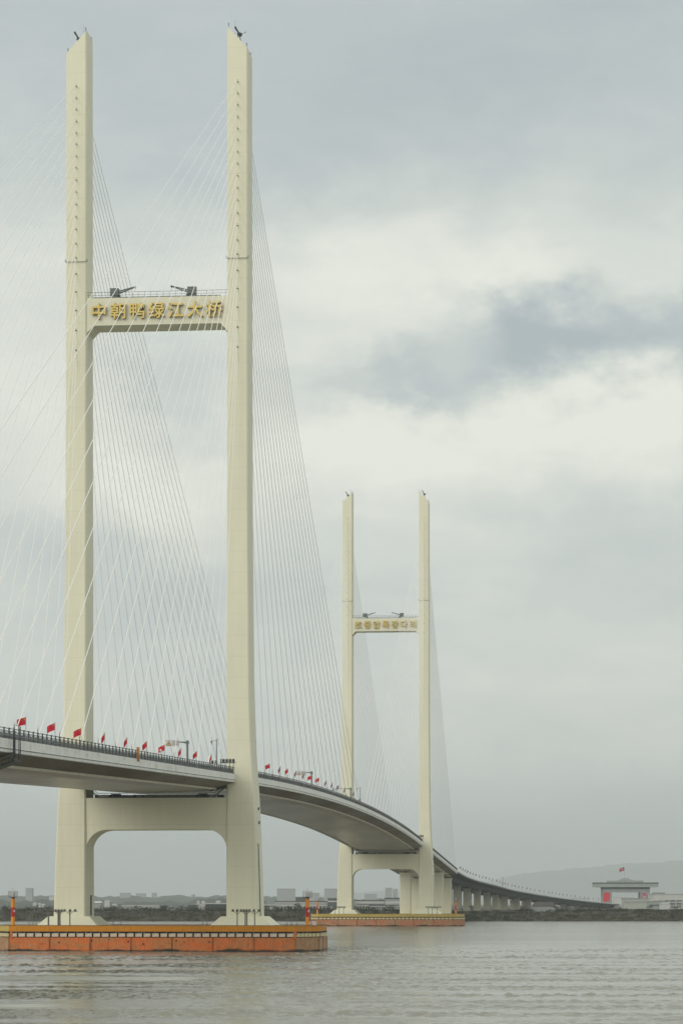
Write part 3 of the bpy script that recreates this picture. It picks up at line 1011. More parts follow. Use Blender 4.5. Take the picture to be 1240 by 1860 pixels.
specs = [((-20.0, 0), [(-2.9, 2.2), (2.6, 3.5), (3.7, 4.6)], [(-1.6, .19), (0.5, .18), (0.85, .18), (3.0, .14)], 'grey floodlight rack on thick posts before the near left leg'),
         ((20.6, 0), [(-3.1, -2.5), (-2.2, -1.6), (-1.4, 1.0), (1.3, 2.0), (2.4, 3.0)], [(-1.9, .12), (-0.2, .14), (0.15, .14), (1.8, .12)], 'grey floodlight rack on three slim posts before the near right leg'),
         ((-20.3, SPAN), [(-3.0, 3.0)], [(-2.0, .13), (0, .13), (2.0, .13)], 'small floodlight rack before the left leg of the far tower'),
         ((22.8, SPAN), [(-4.0, 3.2)], [(-2.7, .13), (-0.9, .13), (1.2, .13)], 'small floodlight rack before the right leg of the far tower')]
for (x, y0), gr, po, lab in specs:
    o = make_rack(gr, po); o.location = bw(x, y0 - 13.2, zc); o.rotation_euler = (0, 0, RZ)
    tag(o, lab, 'floodlight rack', RG)
# slim lamp posts on the near platform
def make_lamp():
    t = thing('lamp_post', '', 'lamp post')
    m = MB(); m.tube((0, 0, 0), (0, 0, 2.75), 0.075, 'post', 7, 0.06); m.box((0, 0, 0.04), (0.35, 0.35, 0.08), 'post'); m.build('post', t)
    m = MB(); m.box((0, -0.12, 2.85), (0.34, 0.42, 0.22), 'lamp', (0.5, 0, 0)); m.build('lamp_head', t)
    return t
l0 = make_lamp()
lamps = [(-31.5, -13.2, 'slim lamp post nearest the left beacon on the near platform'), (-30.7 + .9, -12.9, 'middle of three slim lamp posts between left beacon and left leg'),
         (-28.6, -12.9, 'slim lamp post nearest the left leg, beside the floodlight rack'), (-11.6, 8, 'slim lamp post just right of the near left leg'),
         (-10.2, 10, 'short lamp post behind and right of the near left leg'), (8.2, 8, 'slim lamp post just left of the near right leg'),
         (8.9, 10, 'second lamp post left of the near right leg'), (27.4, 2, 'left of three slim lamp posts beside the right beacon'),
         (28.4, 3, 'middle of three slim lamp posts beside the right beacon'), (29.4, 4, 'slim lamp post closest to the right beacon, on its left')]
for _i, _x in ((0, -25.8), (1, -25.0), (2, -24.3)):
    lamps[_i] = (_x, -12.9, lamps[_i][2])
for i, (x, y, lab) in enumerate(lamps):
    o = l0 if i == 0 else copy_tree(l0)
    o.location = bw(x, y, zc); o.rotation_euler = (0, 0, RZ); tag(o, lab, 'lamp post', 'slim lamp posts on the near platform')

# ---------------------------------------------------------------- machines on the towers
def make_crane():
    t = thing('maintenance_crane', '', 'crane')
    m = MB(); m.box((0, 0, 0.2), (2.2, 1.6, 0.4), 'crane'); m.tube((0.35, 0, 0.4), (0.35, 0, 1.2), 0.35, 'crane', 8); m.build('base', t)
    m = MB(); m.box((-0.75, 0, 1.75), (2.0, 1.5, 1.6), 'crane'); m.box((-0.75, 0, 2.6), (2.1, 1.6, 0.1), 'rail'); m.build('cabin', t)
    m = MB(); a, b = Vector((0.1, 0, 1.5)), Vector((4.1, 0, 2.95))
    for yy in (-0.3, 0.3):
        m.tube(a + Vector((0, yy, 0)), b + Vector((0, yy * .5, 0)), 0.10, 'crane', 5)
        m.tube(a + Vector((0, yy, .55)), b + Vector((0, yy * .5, .12)), 0.08, 'crane', 5)
    for k in range(9):
        q, q2 = a.lerp(b, k / 9), a.lerp(b, (k + 1) / 9)
        m.tube(q, q2 + Vector((0, 0, .5 * (1 - k / 9))), 0.05, 'crane', 4)
    m.build('boom', t)
    m = MB(); m.box((4.1, 0, 2.95), (0.35, 0.7, 0.35), 'dark'); m.tube((4.1, 0, 2.8), (4.1, 0, 2.0), 0.03, 'dark', 4); m.build('hook', t)
    return t
c0 = make_crane()
for i, (x, y0, flip, lab) in enumerate(((-8.9, 0, 0, 'grey crane with boom pointing right, on the near tower upper beam'), (6.6, 0, 1, 'grey crane with boom pointing left, on the near tower upper beam'),
                                        (-8.9, SPAN, 0, 'tiny grey crane with boom pointing right, on the far tower beam'), (6.6, SPAN, 1, 'tiny grey crane with boom pointing left, on the far tower beam'))):
    o = c0 if i == 0 else copy_tree(c0)
    o.scale = (.92, .92, .92); o.location = bw(x, y0 - 1.2, 140.5); o.rotation_euler = (0, 0, RZ + (math.pi if flip else 0))
    tag(o, lab, 'crane', 'cranes on the upper tower beams')
def make_winch():
    t = thing('rooftop_winch', '', 'winch')
    m = MB(); m.tube((0.35, 0, -0.7), (0.05, 0, 0.5), 0.09, 'dark', 5); m.tube((-0.45, 0.25, 0.2), (-0.05, 0.1, 0.6), 0.09, 'dark', 5); m.tube((-0.35, -0.3, 0.1), (0, -0.1, 0.6), 0.09, 'dark', 5); m.build('tripod', t)
    m = MB(); m.box((0.1, 0, 0.8), (0.95, 0.7, 0.6), 'dark', (0, 0.45, 0)); m.tube((0.3, -0.4, 0.8), (0.3, 0.4, 0.8), 0.28, 'dark', 8); m.build('body', t)
    m = MB(); m.tube((0, 0, 0.9), (-0.75, 0, 2.15), 0.2, 'dark', 6, 0.17); m.box((-0.78, 0, 2.2), (0.4, 0.4, 0.55), 'dark', (0, -0.5, 0)); m.build('jib', t)
    m = MB(); m.tube((0.4, 0, 0.9), (1.5, 0, 1.15), 0.045, 'dark', 4); m.tube((1.1, 0, 1.05), (1.5, 0, 1.6), 0.03, 'dark', 4); m.build('arm', t)
    return t
w0 = make_winch()
for i, (s, y0, lab) in enumerate(((-1, 0, 'small black winch on the sloping top of the near tower left leg'), (1, 0, 'small black winch on the sloping top of the near tower right leg'),
                                  (-1, SPAN, 'tiny black winch on top of the far tower left leg'), (1, SPAN, 'tiny black winch on top of the far tower right leg'))):
    o = w0 if i == 0 else copy_tree(w0)
    o.location = bw(s * LEGX, y0 - 1.0, 196.4); o.rotation_euler = (0, 0, RZ)
    tag(o, lab, 'winch', 'winches on the leg tops')

# ---------------------------------------------------------------- things on the deck
def y_at(px):                                     # place along the bridge where the right edge shows at a photo column
    D = 75.8 / (0.0943 - (px - 620) / F)
    return (D - 567.0 + 17 * SA) / CA
EDGE = 17.0

def star_pts(r, cx, cz, rot=0):
    return [(cx + (r if k % 2 == 0 else r * .4) * math.cos(math.pi / 2 + rot + k * math.pi / 5), cz + (r if k % 2 == 0 else r * .4) * math.sin(math.pi / 2 + rot + k * math.pi / 5)) for k in range(10)]

def flag_shape(kind, w_, h_, seed, fold, droop):
    """cloth flying to the left of its pole; returns (cloth mesh, list of emblem meshes)"""
    rn = random.Random(seed)
    nx_, nz_ = 10, 6
    ph = rn.uniform(0, 6)
    def P(u, v):                                  # u 0 at the pole .. 1, v 0 bottom .. 1 top
        x = -u * w_ * fold
        z = v * h_ - droop * w_ * u * (0.6 + 0.4 * u)
        y = 0.16 * w_ * math.sin(ph + u * (5.5 if fold > 0.7 else 9)) * u
        return Vector((x, y, z))
    m = MB()
    vs = [P(i / nx_, j / nz_) for j in range(nz_ + 1) for i in range(nx_ + 1)]
    for j in range(nz_):
        v = (j + 0.5) / nz_
        mm = 'flagred' if kind == 'red' else ('flagblue' if (v < (0.18, 0.18, .4, .4, .4)[variant_of(fold)] or v > (.82, .82, .6, .6, .6)[variant_of(fold)]) else 'flagred')
        fs = [(j * (nx_ + 1) + i, j * (nx_ + 1) + i + 1, (j + 1) * (nx_ + 1) + i + 1, (j + 1) * (nx_ + 1) + i) for i in range(nx_)]
        m.add(vs, fs, mm)
    cloth = m.mesh('cloth')
    e = MB()
    def patch(pts, mm):
        for off in (-0.015, 0.015):
            vv = [P(u, v) + Vector((0, off, 0)) for u, v in pts]
            c = sum(vv, Vector()) / len(vv)
            e.add([c] + vv, [(0, k + 1, (k + 1) % len(vv) + 1) for k in range(len(vv))], mm)
    asp = h_ / w_
    if kind == 'red':
        patch([(u * asp, v) for u, v in star_pts(0.12, 1 / 6 / asp * 1.0, 0.75)], 'flagyellow')
        for cu, cv in ((0.33, 0.9), (0.4, 0.8), (0.4, 0.65), (0.33, 0.55)):
            patch([(u * asp, v) for u, v in star_pts(0.04, cu / asp, cv, 0.4)], 'flagyellow')
    else:
        patch([(0.36 + 0.22 * asp * math.cos(k * math.pi / 6), 0.5 + 0.22 * math.sin(k * math.pi / 6)) for k in range(12)], 'signwhite')
        for v in (0.175, 0.825):
            patch([(0, v - .025), (0.33, v - .025), (0.66, v - .025), (1, v - .025), (1, v + .025), (0.66, v + .025), (0.33, v + .025), (0, v + .025)], 'signwhite')
    return cloth, e.mesh('emblem')

FLAGS = {}
def variant_of(fold):
    return 0 if fold > 0.9 else 3
def make_flag(kind, variant, label, group, loc, pole=2.9, size=1.0):
    key = (kind, variant)
    if key not in FLAGS:
        fold, droop = ((1.0, 0.28), (0.95, 0.42), (0.62, 0.55), (0.45, 0.75), (0.35, 0.9))[variant]
        cl, em = flag_shape(kind, 1.25, 0.98, variant * 3 + (kind == 'red'), fold, droop)
        pl = MB(); pl.tube((0, 0, -3.0), (0, 0, 0.04), 0.042, 'railpale', 5); pl.box((0, 0, 0.06), (0.1, 0.1, 0.08), 'railpale')
        FLAGS[key] = (cl, em, pl.mesh('pole'))
    cl, em, pl = FLAGS[key]
    t = thing('flag', label, 'flag', loc, RZ, group)
    top = pole
    p = link('pole', pl, t, loc=(0, 0, top)); p.scale = (1, 1, pole / 3.0)
    c = link('cloth', cl, t, loc=(0, 0, top - 0.98 * size)); c.scale = (size,) * 3
    e = link('emblem', em, c)
    return t

FG = 'national flags along the deck edge'
near_px = [45.5, 98.5, 146, 189, 229.5, 265.5, 298, 327.5, 356.5, 383]
near_var = [0, 1, 1, 3, 3, 2, 1, 3, 2, 4]
where = ['nearest the left frame edge', 'left of the near tower left leg', 'in front of the near left leg', 'just right of the near left leg', 'left of the orange post',
         'just right of the orange post', 'left of the warning sign', 'under the warning sign', 'just right of the sign post', 'closest to the near right leg']
for i, px in enumerate(near_px):
    y = y_at(px)
    make_flag('red', near_var[i], f'{ORD[i]} red flag from left on near railing, {where[i]}', FG, bw(EDGE + .05, y, deck_z(y) + 0.3), 3.15)
mid = [(489, 'red', 1), (508, 'nk', 3), (522, 'red', 2), (537, 'nk', 3), (551, 'nk', 3), (565, 'red', 1), (578.5, 'red', 1), (591.5, 'nk', 3), (603, 'nk', 3), (614.5, 'nk', 2), (626, 'nk', 3), (642, 'nk', 3)]
for i, (px, kd, vr) in enumerate(mid):
    y = y_at(px)
    make_flag(kd, vr, f'{ORD[i]} flag right of the near tower along the main span, {"red" if kd == "red" else "dark blue edged and furled"}', FG, bw(EDGE + .05, y, deck_z(y) + 0.3), 3.7)
y = y_at(246.5)
t = thing('orange_post', 'rusty orange upright post clamped to the near deck railing', 'post', bw(17.36, y, deck_z(y)), RZ)
m = MB(); m.box((-.13, -.3, 0.85), (0.22, 0.16, 2.3), 'rustorange'); m.box((.15, -.3, 0.85), (0.24, 0.16, 2.3), 'rustorange'); m.box((0.0, -0.24, 0.9), (0.1, 0.12, 2.1), 'walldark'); m.box((0, -.3, 2.04), (0.6, 0.22, 0.1), 'rustorange'); m.build('casing', t)
m = MB(); m.box((-0.18, -.15, 0.9), (0.3, 0.3, 0.12), 'rail'); m.box((-0.18, -.15, 0.3), (0.3, 0.3, 0.12), 'rail'); m.build('clamp', t)

def make_sign(px, lab, H=5.0, full=True):
    y = y_at(px)
    t = thing('warning_sign', lab, 'road sign', bw(EDGE - .1, y, deck_z(y) + 0.2), RZ, 'overhead sign posts on the deck edge')
    m = MB(); m.tube((0, 0, 0), (0, 0, H), 0.19, 'crane', 8); m.box((0, 0, 0.1), (0.7, 0.7, 0.2), 'crane'); m.box((0, 0, H - .45), (0.6, 0.4, 0.5), 'crane'); m.build('post', t)
    m = MB(); m.tube((0, 0, H - .35), (-1.6, 0, H - .35), 0.11, 'crane', 6); m.tube((0, 0, H - .6), (-1.4, 0, H - .35), 0.06, 'crane', 5); m.build('arm', t)
    if full:
        p = MB(); p.box((-2.85, 0, H - .55), (2.6, 0.09, 1.1), 'signwhite'); p = p.build('panel', t)
        f = MB()
        for x0, x1, z in ((-4.16, -1.54, H + .01), (-4.16, -1.54, H - 1.11)):
            f.box(((x0 + x1) / 2, -0.01, z), (x1 - x0, 0.13, 0.05), 'railpale')
        f.build('frame', p)
        k = MB(); X, Z = -3.55, H - .98
        k.add([(X - .52, -.06, Z), (X + .52, -.06, Z), (X, -.06, Z + .86)], [(0, 1, 2)], 'dark')
        k.add([(X - .36, -.07, Z + .09), (X + .36, -.07, Z + .09), (X, -.07, Z + .68)], [(0, 1, 2)], 'signyellow')
        k.box((X, -.08, Z + .36), (.08, .02, .24), 'dark'); k.box((X, -.08, Z + .17), (.08, .02, .07), 'dark')
        k.build('warning_triangle', p)
        s_ = MB()
        for row in (0, 1):
            for c in range(4):
                x, z = -2.75 + c * .33, H - .36 - row * .40
                for a in range(3):
                    s_.box((x, -.06, z - .11 + a * .11), (.25, .02, .035), 'walldark')
                s_.box((x + (-.04 if (row + c) % 2 else .05), -.06, z), (.04, .02, .28), 'walldark')
        s_.build('sign_text', p)
    else:
        m = MB(); m.tube((-1.6, 0, H - .35), (-5.6, 0, H - .35), 0.07, 'crane', 5); m.box((-5.6, 0, H - .5), (.4, .4, .9), 'crane'); m.box((-4.9, 0, H - .75), (.4, .35, .3), 'crane'); m.build('sensor', t)
    return t
make_sign(340.5, 'white warning sign with yellow triangle hung left of a grey post, near deck')
make_sign(566, 'small white warning sign on post over the main span deck')
make_sign(637, 'grey post with long sensor arm near the far tower left leg', 4.6, False)

def make_pole(px, H, lab):
    y = y_at(px)
    t = thing('camera_pole', lab, 'pole', bw(EDGE - .1, y, deck_z(y) + 0.2), RZ, 'camera poles on the deck edge')
    m = MB(); m.tube((0, 0, 0), (0, 0, H), 0.13, 'crane', 7, 0.09); m.box((0, 0, .1), (.5, .5, .2), 'crane'); m.build('mast', t)
    m = MB(); m.tube((0.1, 0, H - .4), (-1.15, 0, H - .4), 0.05, 'crane', 5); m.build('arm', t)
    m = MB(); m.box((-1.1, 0, H - .62), (.3, .3, .34), 'crane'); m.box((-1.05, 0, H - 1.0), (.12, .12, .4), 'crane'); m.build('camera', t)
    m = MB(); m.box((-.1, -.1, 1.9), (.5, .35, .6), 'crane'); m.build('control_box', t)
    return t
make_pole(393.5, 6.6, 'tall grey camera pole on the deck just left of the near right leg')
make_pole(654, 6.2, 'thin grey camera pole on the deck beyond the far tower left leg')
# floodlight gallery on the deck against the right leg
def make_gallery(y, lab):
    t = thing('floodlight_gallery', lab, 'floodlight rack', bw(16.2, y, deck_z(y) + 0.2), RZ, 'floodlight galleries beside the tower legs')
    for x in (-1.4, -0.5, 0.4, 1.2):
        m = MB(); m.tube((x, 0, 0), (x, 0, 2.3), 0.08, 'crane', 6); m.build('post', t)
    m = MB(); m.box((-.1, 0, 2.35), (3.2, 0.7, 0.12), 'crane'); m.tube((-3.4, 0, 2.25), (1.8, 0, 2.25), 0.06, 'crane', 5); m.build('crossbar', t)
    for x in (-3.3, -1.6, -0.9, -0.2, 0.5, 1.2):
        m = MB(); m.box((x, -.1, 2.75 if x > -2 else 2.5), (.52, .5, .55 if x > -2 else .4), 'lamp', (.5, 0, 0)); m.build('floodlight', t)
    return t
make_gallery(-9.5, 'grey floodlight gallery on the deck touching the near right leg')
make_gallery(SPAN - 9.5, 'tiny floodlight gallery on the deck before the far right leg')

# inspection traveller hanging under the deck at the left frame edge
y = y_at(24.5)
t = thing('inspection_traveller', 'grey lattice inspection cradle hanging under the deck at the left edge', 'inspection cradle', bw(0, y, deck_z(y)), RZ)
m = MB()
for yy in (-0.45, 0.45):
    m.tube((17.75, yy, 1.9), (17.75, yy, -2.6), 0.07, 'rail', 5)
for yy in (-3.7, -2.9):
    m.tube((17.75, yy, 1.2), (17.75, yy, -2.6), 0.10, 'rail', 5)
for k in range(9):
    z = -2.4 + k * .5
    m.tube((17.75, -.45, z), (17.75, .45, z), 0.03, 'rail', 4); m.tube((17.75, -3.7, z), (17.75, -2.9, z + (.5 if k % 2 else 0)), 0.035, 'rail', 4)
m.tube((17.75, -3.0, 1.95), (17.75, 0.45, 1.95), 0.05, 'railpale', 4)
m.tube((17.75, -3.7, -2.6), (17.75, 0.45, -2.6), 0.09, 'dark', 5)
m.build('hanger', t)
m = MB()
pts = [(17.75, -2.7), (11.5, -5.0), (0, -5.2), (-11.5, -5.0), (-17.75, -2.7)]
for yy in (-3.4, 0.3):
    for (xa, za), (xb, zb) in zip(pts[:-1], pts[1:]):
        m.tube((xa, yy, za), (xb, yy, zb), 0.08, 'dark', 5); m.tube((xa, yy, za + 1.1), (xb, yy, zb + 1.1), 0.05, 'rail', 5)
        n = max(3, int(abs(xb - xa) / 1.4))
        for k in range(n):
            q0, q1 = k / n, (k + 1) / n
            A = Vector((xa + (xb - xa) * q0, yy, za + (zb - za) * q0)); Bq = Vector((xa + (xb - xa) * q1, yy, za + (zb - za) * q1 + 1.1))
            m.tube(A, Bq, 0.035, 'rail', 4); m.tube(A, A + Vector((0, 0, 1.1)), 0.035, 'rail', 4)
for (xa, za), (xb, zb) in zip(pts[:-1], pts[1:]):
    L = math.hypot(xb - xa, zb - za)
    m.box(((xa + xb) / 2, -1.55, (za + zb) / 2 - .05), (L, 3.7, 0.07), 'rail', (0, -math.atan2(zb - za, xb - xa), 0))
m.build('platform_truss', t)

# ---------------------------------------------------------------- side piers and the approach viaduct
def make_pier(loc, rz, ztop, wcol, dcol, sep, lab, cap=True, cat='bridge pier', zbase=-1.4, mt='concrete'):
    t = thing('bridge_pier', lab, cat, (loc.x, loc.y, 0), rz, 'piers carrying the bridge')
    for s in (-1, 1):
        m = MB(); c = .25
        def rg(hx, hy, z):
            return [(s * sep - hx, -hy + c, z), (s * sep - hx + c, -hy, z), (s * sep + hx - c, -hy, z), (s * sep + hx, -hy + c, z), (s * sep + hx, hy - c, z), (s * sep + hx - c, hy, z), (s * sep - hx + c, hy, z), (s * sep - hx, hy - c, z)]
        m.loft([rg(wcol, dcol, zbase), rg(wcol, dcol, ztop - 2.6), rg(wcol * 1.12, dcol * 1.1, ztop - 0.5)], mt); m.build('column', t)
        b = MB(); b.box((s * sep, 0, ztop - .25), (1.6, 1.4, 0.5), 'dark'); b.build('bearing', t)
    if cap:
        m = MB(); m.box((0, 0, zbase + 3.2), (2 * sep + 2 * wcol + 7, dcol * 2 + 8, 5.4), 'paleband'); m.build('pile_cap', t)
    return t
for y, lab in ((SPAN + 229, 'cream twin column pier standing in water just behind the far tower'), (SPAN + 311, 'cream twin column pier at the far end of the steel deck')):
    make_pier(bw(1.7, y, 0), RZ, deck_z(y) - 3.6, 3.0, 2.2, 8.8, lab, y > 0, mt='tower')

EP = [(67.1 - 0.0, 1515, 28.75), (84.7, 1680, 25.7), (108.8, 1850, 23.2), (130.2, 2000, 20.8), (151.4, 2120, 18.9), (166.5, 2200, 17.6), (206.6, 2400, 14.6), (256.6, 2600, 11.3), (285, 2690, 9.6)]
def cr(p0, p1, p2, p3, t):
    return [0.5 * ((2 * b) + (-a + c) * t + (2 * a - 5 * b + 4 * c - d) * t * t + (-a + 3 * b - 3 * c + d) * t ** 3) for a, b, c, d in zip(p0, p1, p2, p3)]
EPx = [(67.1 - .105 * 165 * .85, 1350, 33)] + EP + [(320, 2800, 8.0)]
path = []
for k in range(1, len(EPx) - 2):
    n = max(2, int((EPx[k + 1][1] - EPx[k][1]) / 12))
    for i in range(n):
        path.append(Vector(cr(EPx[k - 1], EPx[k], EPx[k + 1], EPx[k + 2], i / n)))
path.append(Vector(EP[-1]))
via = thing('approach_viaduct', 'grey concrete approach viaduct curving down to the white border gate', 'viaduct')
VH = 16.5
frames = []
for i, p in enumerate(path):
    d = (path[min(i + 1, len(path) - 1)] - path[max(i - 1, 0)]); d.z = 0; d.normalize()
    nr = Vector((d.y, -d.x, 0))
    frames.append((p - nr * VH, nr, math.atan2(d.y, d.x) - math.pi / 2, p.z))
def vp(i, x, dz):
    c, nr, _, z = frames[i]
    return (c.x + nr.x * x, c.y + nr.y * x, z + dz)
acc = 0.0; last = 0; stations = [0]
for i in range(1, len(path)):
    acc += (path[i] - path[i - 1]).length
    if acc > 74:
        stations.append(i); acc = 0
stations.append(len(path) - 1)
for a, b in zip(stations[:-1], stations[1:]):
    if b <= a:
        continue
    m = MB(); rings = []
    for i in range(a, b + 1):
        rings.append([vp(i, x, dz) for x, dz in ((-VH, -0.2), (-VH, -0.9), (-11.5, -1.5), (-9.5, -3.8), (9.5, -3.8), (11.5, -1.5), (VH, -0.9), (VH, -0.2))])
    m.loft(rings, 'viaduct'); m.build('girder_span', via)
    for s in (-1, 1):
        f = MB(); rings = []
        for i in range(a, b + 1):
            rings.append([vp(i, s * x, dz) for x, dz in ((VH + .05, 0.5), (VH + .05, -.15), (VH - .35, -.15), (VH - .35, 0.5))])
        f.loft(rings, 'white'); f.build('parapet', via)
rs = MB(); vs, fs = [], []
for i in range(len(path)):
    vs += [vp(i, -VH + .4, -0.19), vp(i, VH - .4, -0.19)]
    if i:
        fs.append((2 * i - 2, 2 * i - 1, 2 * i + 1, 2 * i))
rs.add(vs, fs, 'asphalt'); rs.build('road_surface', via)
pi = 0
for k, i in enumerate(stations[1:-1]):
    c, nr, rz, z = frames[i]
    if z < 9.5:
        continue
    make_pier(c, rz, z - 3.8, 2.3, 1.7, 6.6, f'{ORD[k]} grey concrete twin column pier under the curving viaduct, counted from the river', False, 'viaduct pier', 3.5)
# tiny flags on the viaduct parapet
lim = 0; acc = 0
for i in range(2, len(path) - 6):
    acc += (path[i] - path[i - 1]).length
    if acc >= 24 and lim < 60:
        acc = 0
        c, nr, rz, z = frames[i]
        q = c + nr * (VH - .1)
        make_flag('nk', 3 if lim % 3 else 2, 'tiny dark flag on a pole in the row along the curving viaduct parapet', 'tiny flags along the viaduct', (q.x, q.y, z + .9), 3.6, 1.2)
        lim += 1
# lone lamp mast on the viaduct
i = min(range(len(path)), key=lambda k: abs((path[k].x / path[k].y * F + 620) - 913))
c, nr, rz, z = frames[i]; q = c + nr * (VH - .3)
t = thing('lamp_mast', 'thin dark mast standing alone on the curving viaduct', 'mast', (q.x, q.y, z + .9), rz)
m = MB(); m.tube((0, 0, 0), (0, 0, 6.2), .22, 'crane', 6, .14); m.build('mast', t)
m = MB(); m.box((0, 0, 6.3), (.5, .5, .4), 'crane'); m.build('lamp_head', t)

# ---------------------------------------------------------------- the border gate and its flag
GD = 2700.0
def gz(py, D=GD):
    return CAMZ + (1642 - py) / F * D
def gx(px, D=GD):
    return (px - 620) / F * D
gc = gx(1134.5)
t = thing('border_gate', 'large white border gate with flat overhanging roof at the end of the viaduct', 'gate', (gc, GD, 5.3))
def gb(name, px0, px1, py0, py1, d0, d1, m_, parent, split=True):
    m = MB()
    m.box(((gx(px0) + gx(px1)) / 2 - gc, (d0 + d1) / 2, (gz(py0) + gz(py1)) / 2 - 5.3), (gx(px1) - gx(px0), d1 - d0, gz(py0) - gz(py1)), m_)
    return m.build(name, parent)
rf = gb('roof', 1077, 1192, 1604.5, 1611.5, -13, 13, 'wallgreen', t)
gb('fascia', 1076.5, 1192.5, 1603, 1605, -13.4, 13.4, 'roofdark', rf)
gb('cornice', 1091.5, 1177.5, 1611.6, 1614.5, -10.5, 10.5, 'roofdark', t)
gb('lintel', 1092, 1177.5, 1614.6, 1621, -9.5, 9.5, 'wallgrey', t)
gb('pillar', 1092, 1109, 1621.05, 1651, -9.3, 9.3, 'wallgreen', t)
gb('pillar', 1160, 1177, 1621.05, 1651, -9.3, 9.3, 'wallgrey', t)
gb('pavilion', 1103, 1166, 1599.5, 1602.9, -8, 8, 'wallgreen', t)
m = MB()
prof = [(1120, 1599.4), (1124, 1597.5), (1128, 1595.8), (1133, 1594.6), (1139, 1595), (1143, 1597), (1148, 1598.2), (1152, 1599.4)]
m.loft([[(gx(a) - gc, -3, gz(b) - 5.3) for a, b in prof], [(gx(a) - gc, 3, gz(b) - 5.3) for a, b in prof]], 'wallgreen'); m.build('crest', t)
bn = MB(); Y_ = -9.6
bn.add([(gx(1093.3) - gc, Y_, gz(1621.5) - 5.3), (gx(1105) - gc, Y_, gz(1621) - 5.3), (gx(1105) - gc, Y_, gz(1636) - 5.3), (gx(1093) - gc, Y_, gz(1639) - 5.3)], [(0, 1, 2, 3)], 'bannerred'); bn.build('red_banner', t)
fp = MB()
for a, b, m_ in ((1163, 1164.2, 'flagblue'), (1164.2, 1164.9, 'signwhite'), (1164.9, 1170.1, 'bannerred'), (1170.1, 1170.8, 'signwhite'), (1170.8, 1172, 'flagblue')):
    fp.add([(gx(a) - gc, Y_, gz(1622) - 5.3), (gx(b) - gc, Y_, gz(1622) - 5.3), (gx(b) - gc, Y_, gz(1640) - 5.3), (gx(a) - gc, Y_, gz(1640) - 5.3)], [(0, 1, 2, 3)], m_)
cxx, czz = gx(1167.5) - gc, gz(1630) - 5.3
fp.add([(cxx + 1.25 * math.cos(k * math.pi / 8), Y_ - .1, czz + 1.25 * math.sin(k * math.pi / 8)) for k in range(16)], [tuple(range(16))], 'signwhite')
fp.add([(a, Y_ - .2, b) for a, b in star_pts(1.1, cxx, czz)], [tuple(range(10))], 'bannerred')
fp.build('flag_panel', t)
ft = thing('gate_flag', 'dark flag flying on a tall pole above the border gate roof', 'flag', (gx(1133), GD, gz(1595.2)))
m = MB(); m.tube((0, 0, -.6), (0, 0, gz(1574) - gz(1595.2)), .12, 'railpale', 6); m.build('pole', ft)
cl_, em_ = flag_shape('nk', 5.4, 3.6, 5, 0.95, 0.35)
c_ = link('cloth', cl_, ft, loc=(0, 0, gz(1575) - gz(1595.2) - 3.6)); link('emblem', em_, c_)

# ---------------------------------------------------------------- buildings on the far bank
def hall(px0, px1, py0, py1, D, depth, label, wall='wallwhite', roof='wallwhite', bands=(), cat='building', name='warehouse', cols=0, pitch=0.0, wins=0):
    x0, x1 = gx(px0, D), gx(px1, D)
    zt = gz(py0, D); zb = 4.6
    t = thing(name, label, cat, ((x0 + x1) / 2, D, zb))
    W_, H_ = x1 - x0, max(1.5, zt - zb)
    m = MB(); m.box((0, depth / 2, H_ / 2), (W_, depth, H_), wall); wl = m.build('wall', t)
    m = MB()
    if pitch:
        m.loft([[(-W_ / 2 - .5, -.5, H_), (W_ / 2 + .5, -.5, H_), (W_ / 2 - 1, depth / 2, H_ + pitch), (-W_ / 2 + 1, depth / 2, H_ + pitch)],
                [(-W_ / 2 - .5, depth + .5, H_), (W_ / 2 + .5, depth + .5, H_), (W_ / 2 - 1, depth / 2 + .1, H_ + pitch), (-W_ / 2 + 1, depth / 2 + .1, H_ + pitch)]], roof)
    else:
        m.box((0, depth / 2, H_ + .3), (W_ + 1.2, depth + 1.2, .6), roof)
    m.build('roof', t)
    for fy0, fy1, m_ in bands:                     # fractions of the height: glazed or dark strips, proud of the wall
        b = MB(); b.box((0, -.15, H_ * (fy0 + fy1) / 2), (W_ * .985, .35, H_ * (fy1 - fy0)), m_); b.build('window_band', t)
    for k in range(cols):
        c = MB(); x = -W_ / 2 + (k + .5) * W_ / cols
        c.box((x, -1.6, H_ * .3), (.8, .8, H_ * .6), 'wallwhite'); c.build('column', t)
    if wins:
        nrow = max(2, int(H_ / 5)); 
        for r_ in range(nrow):
            for k in range(wins):
                q = MB(); q.box((-W_ / 2 + (k + .5) * W_ / wins, -.1, H_ * (r_ + .55) / nrow), (W_ / wins * .5, .25, H_ / nrow * .45), 'glass'); q.build('window', t)
    return t
hall(222, 292, 1645.5, 1653, 1900, 26, 'long low white shed on the far bank between the near tower legs', 'wallwhite', 'wallwhite', [(.25, .5, 'wallgrey')])
hall(291, 300, 1646, 1652, 1860, 12, 'dark little hut at the right end of the long white shed', 'walldark', 'roofdark', name='hut')
hall(304, 350, 1648, 1653, 2000, 20, 'low grey shed right of the long white shed', 'wallgrey', 'wallgrey')
hall(343, 358, 1645.5, 1652, 1880, 14, 'small dark shed left of the big grey block', 'walldark', 'roofdark', name='hut')
hall(357, 374, 1643, 1652, 1920, 18, 'white shed leaning against the big dark grey block', 'wallwhite', 'wallwhite')
hall(373, 420, 1642, 1656, 1800, 30, 'dark grey block with white roof edge beside the near right leg', 'walldark', 'wallwhite', wins=10)
hall(170, 184, 1640, 1651, 2100, 20, 'pale hall partly behind the near left leg', 'wallgrey', 'wallwhite', pitch=1.5)
hall(478, 500, 1642, 1658, 2150, 30, 'white hall partly behind the near right leg', 'wallwhite', 'wallgrey', [(.55, .75, 'roofdark')], cols=4)
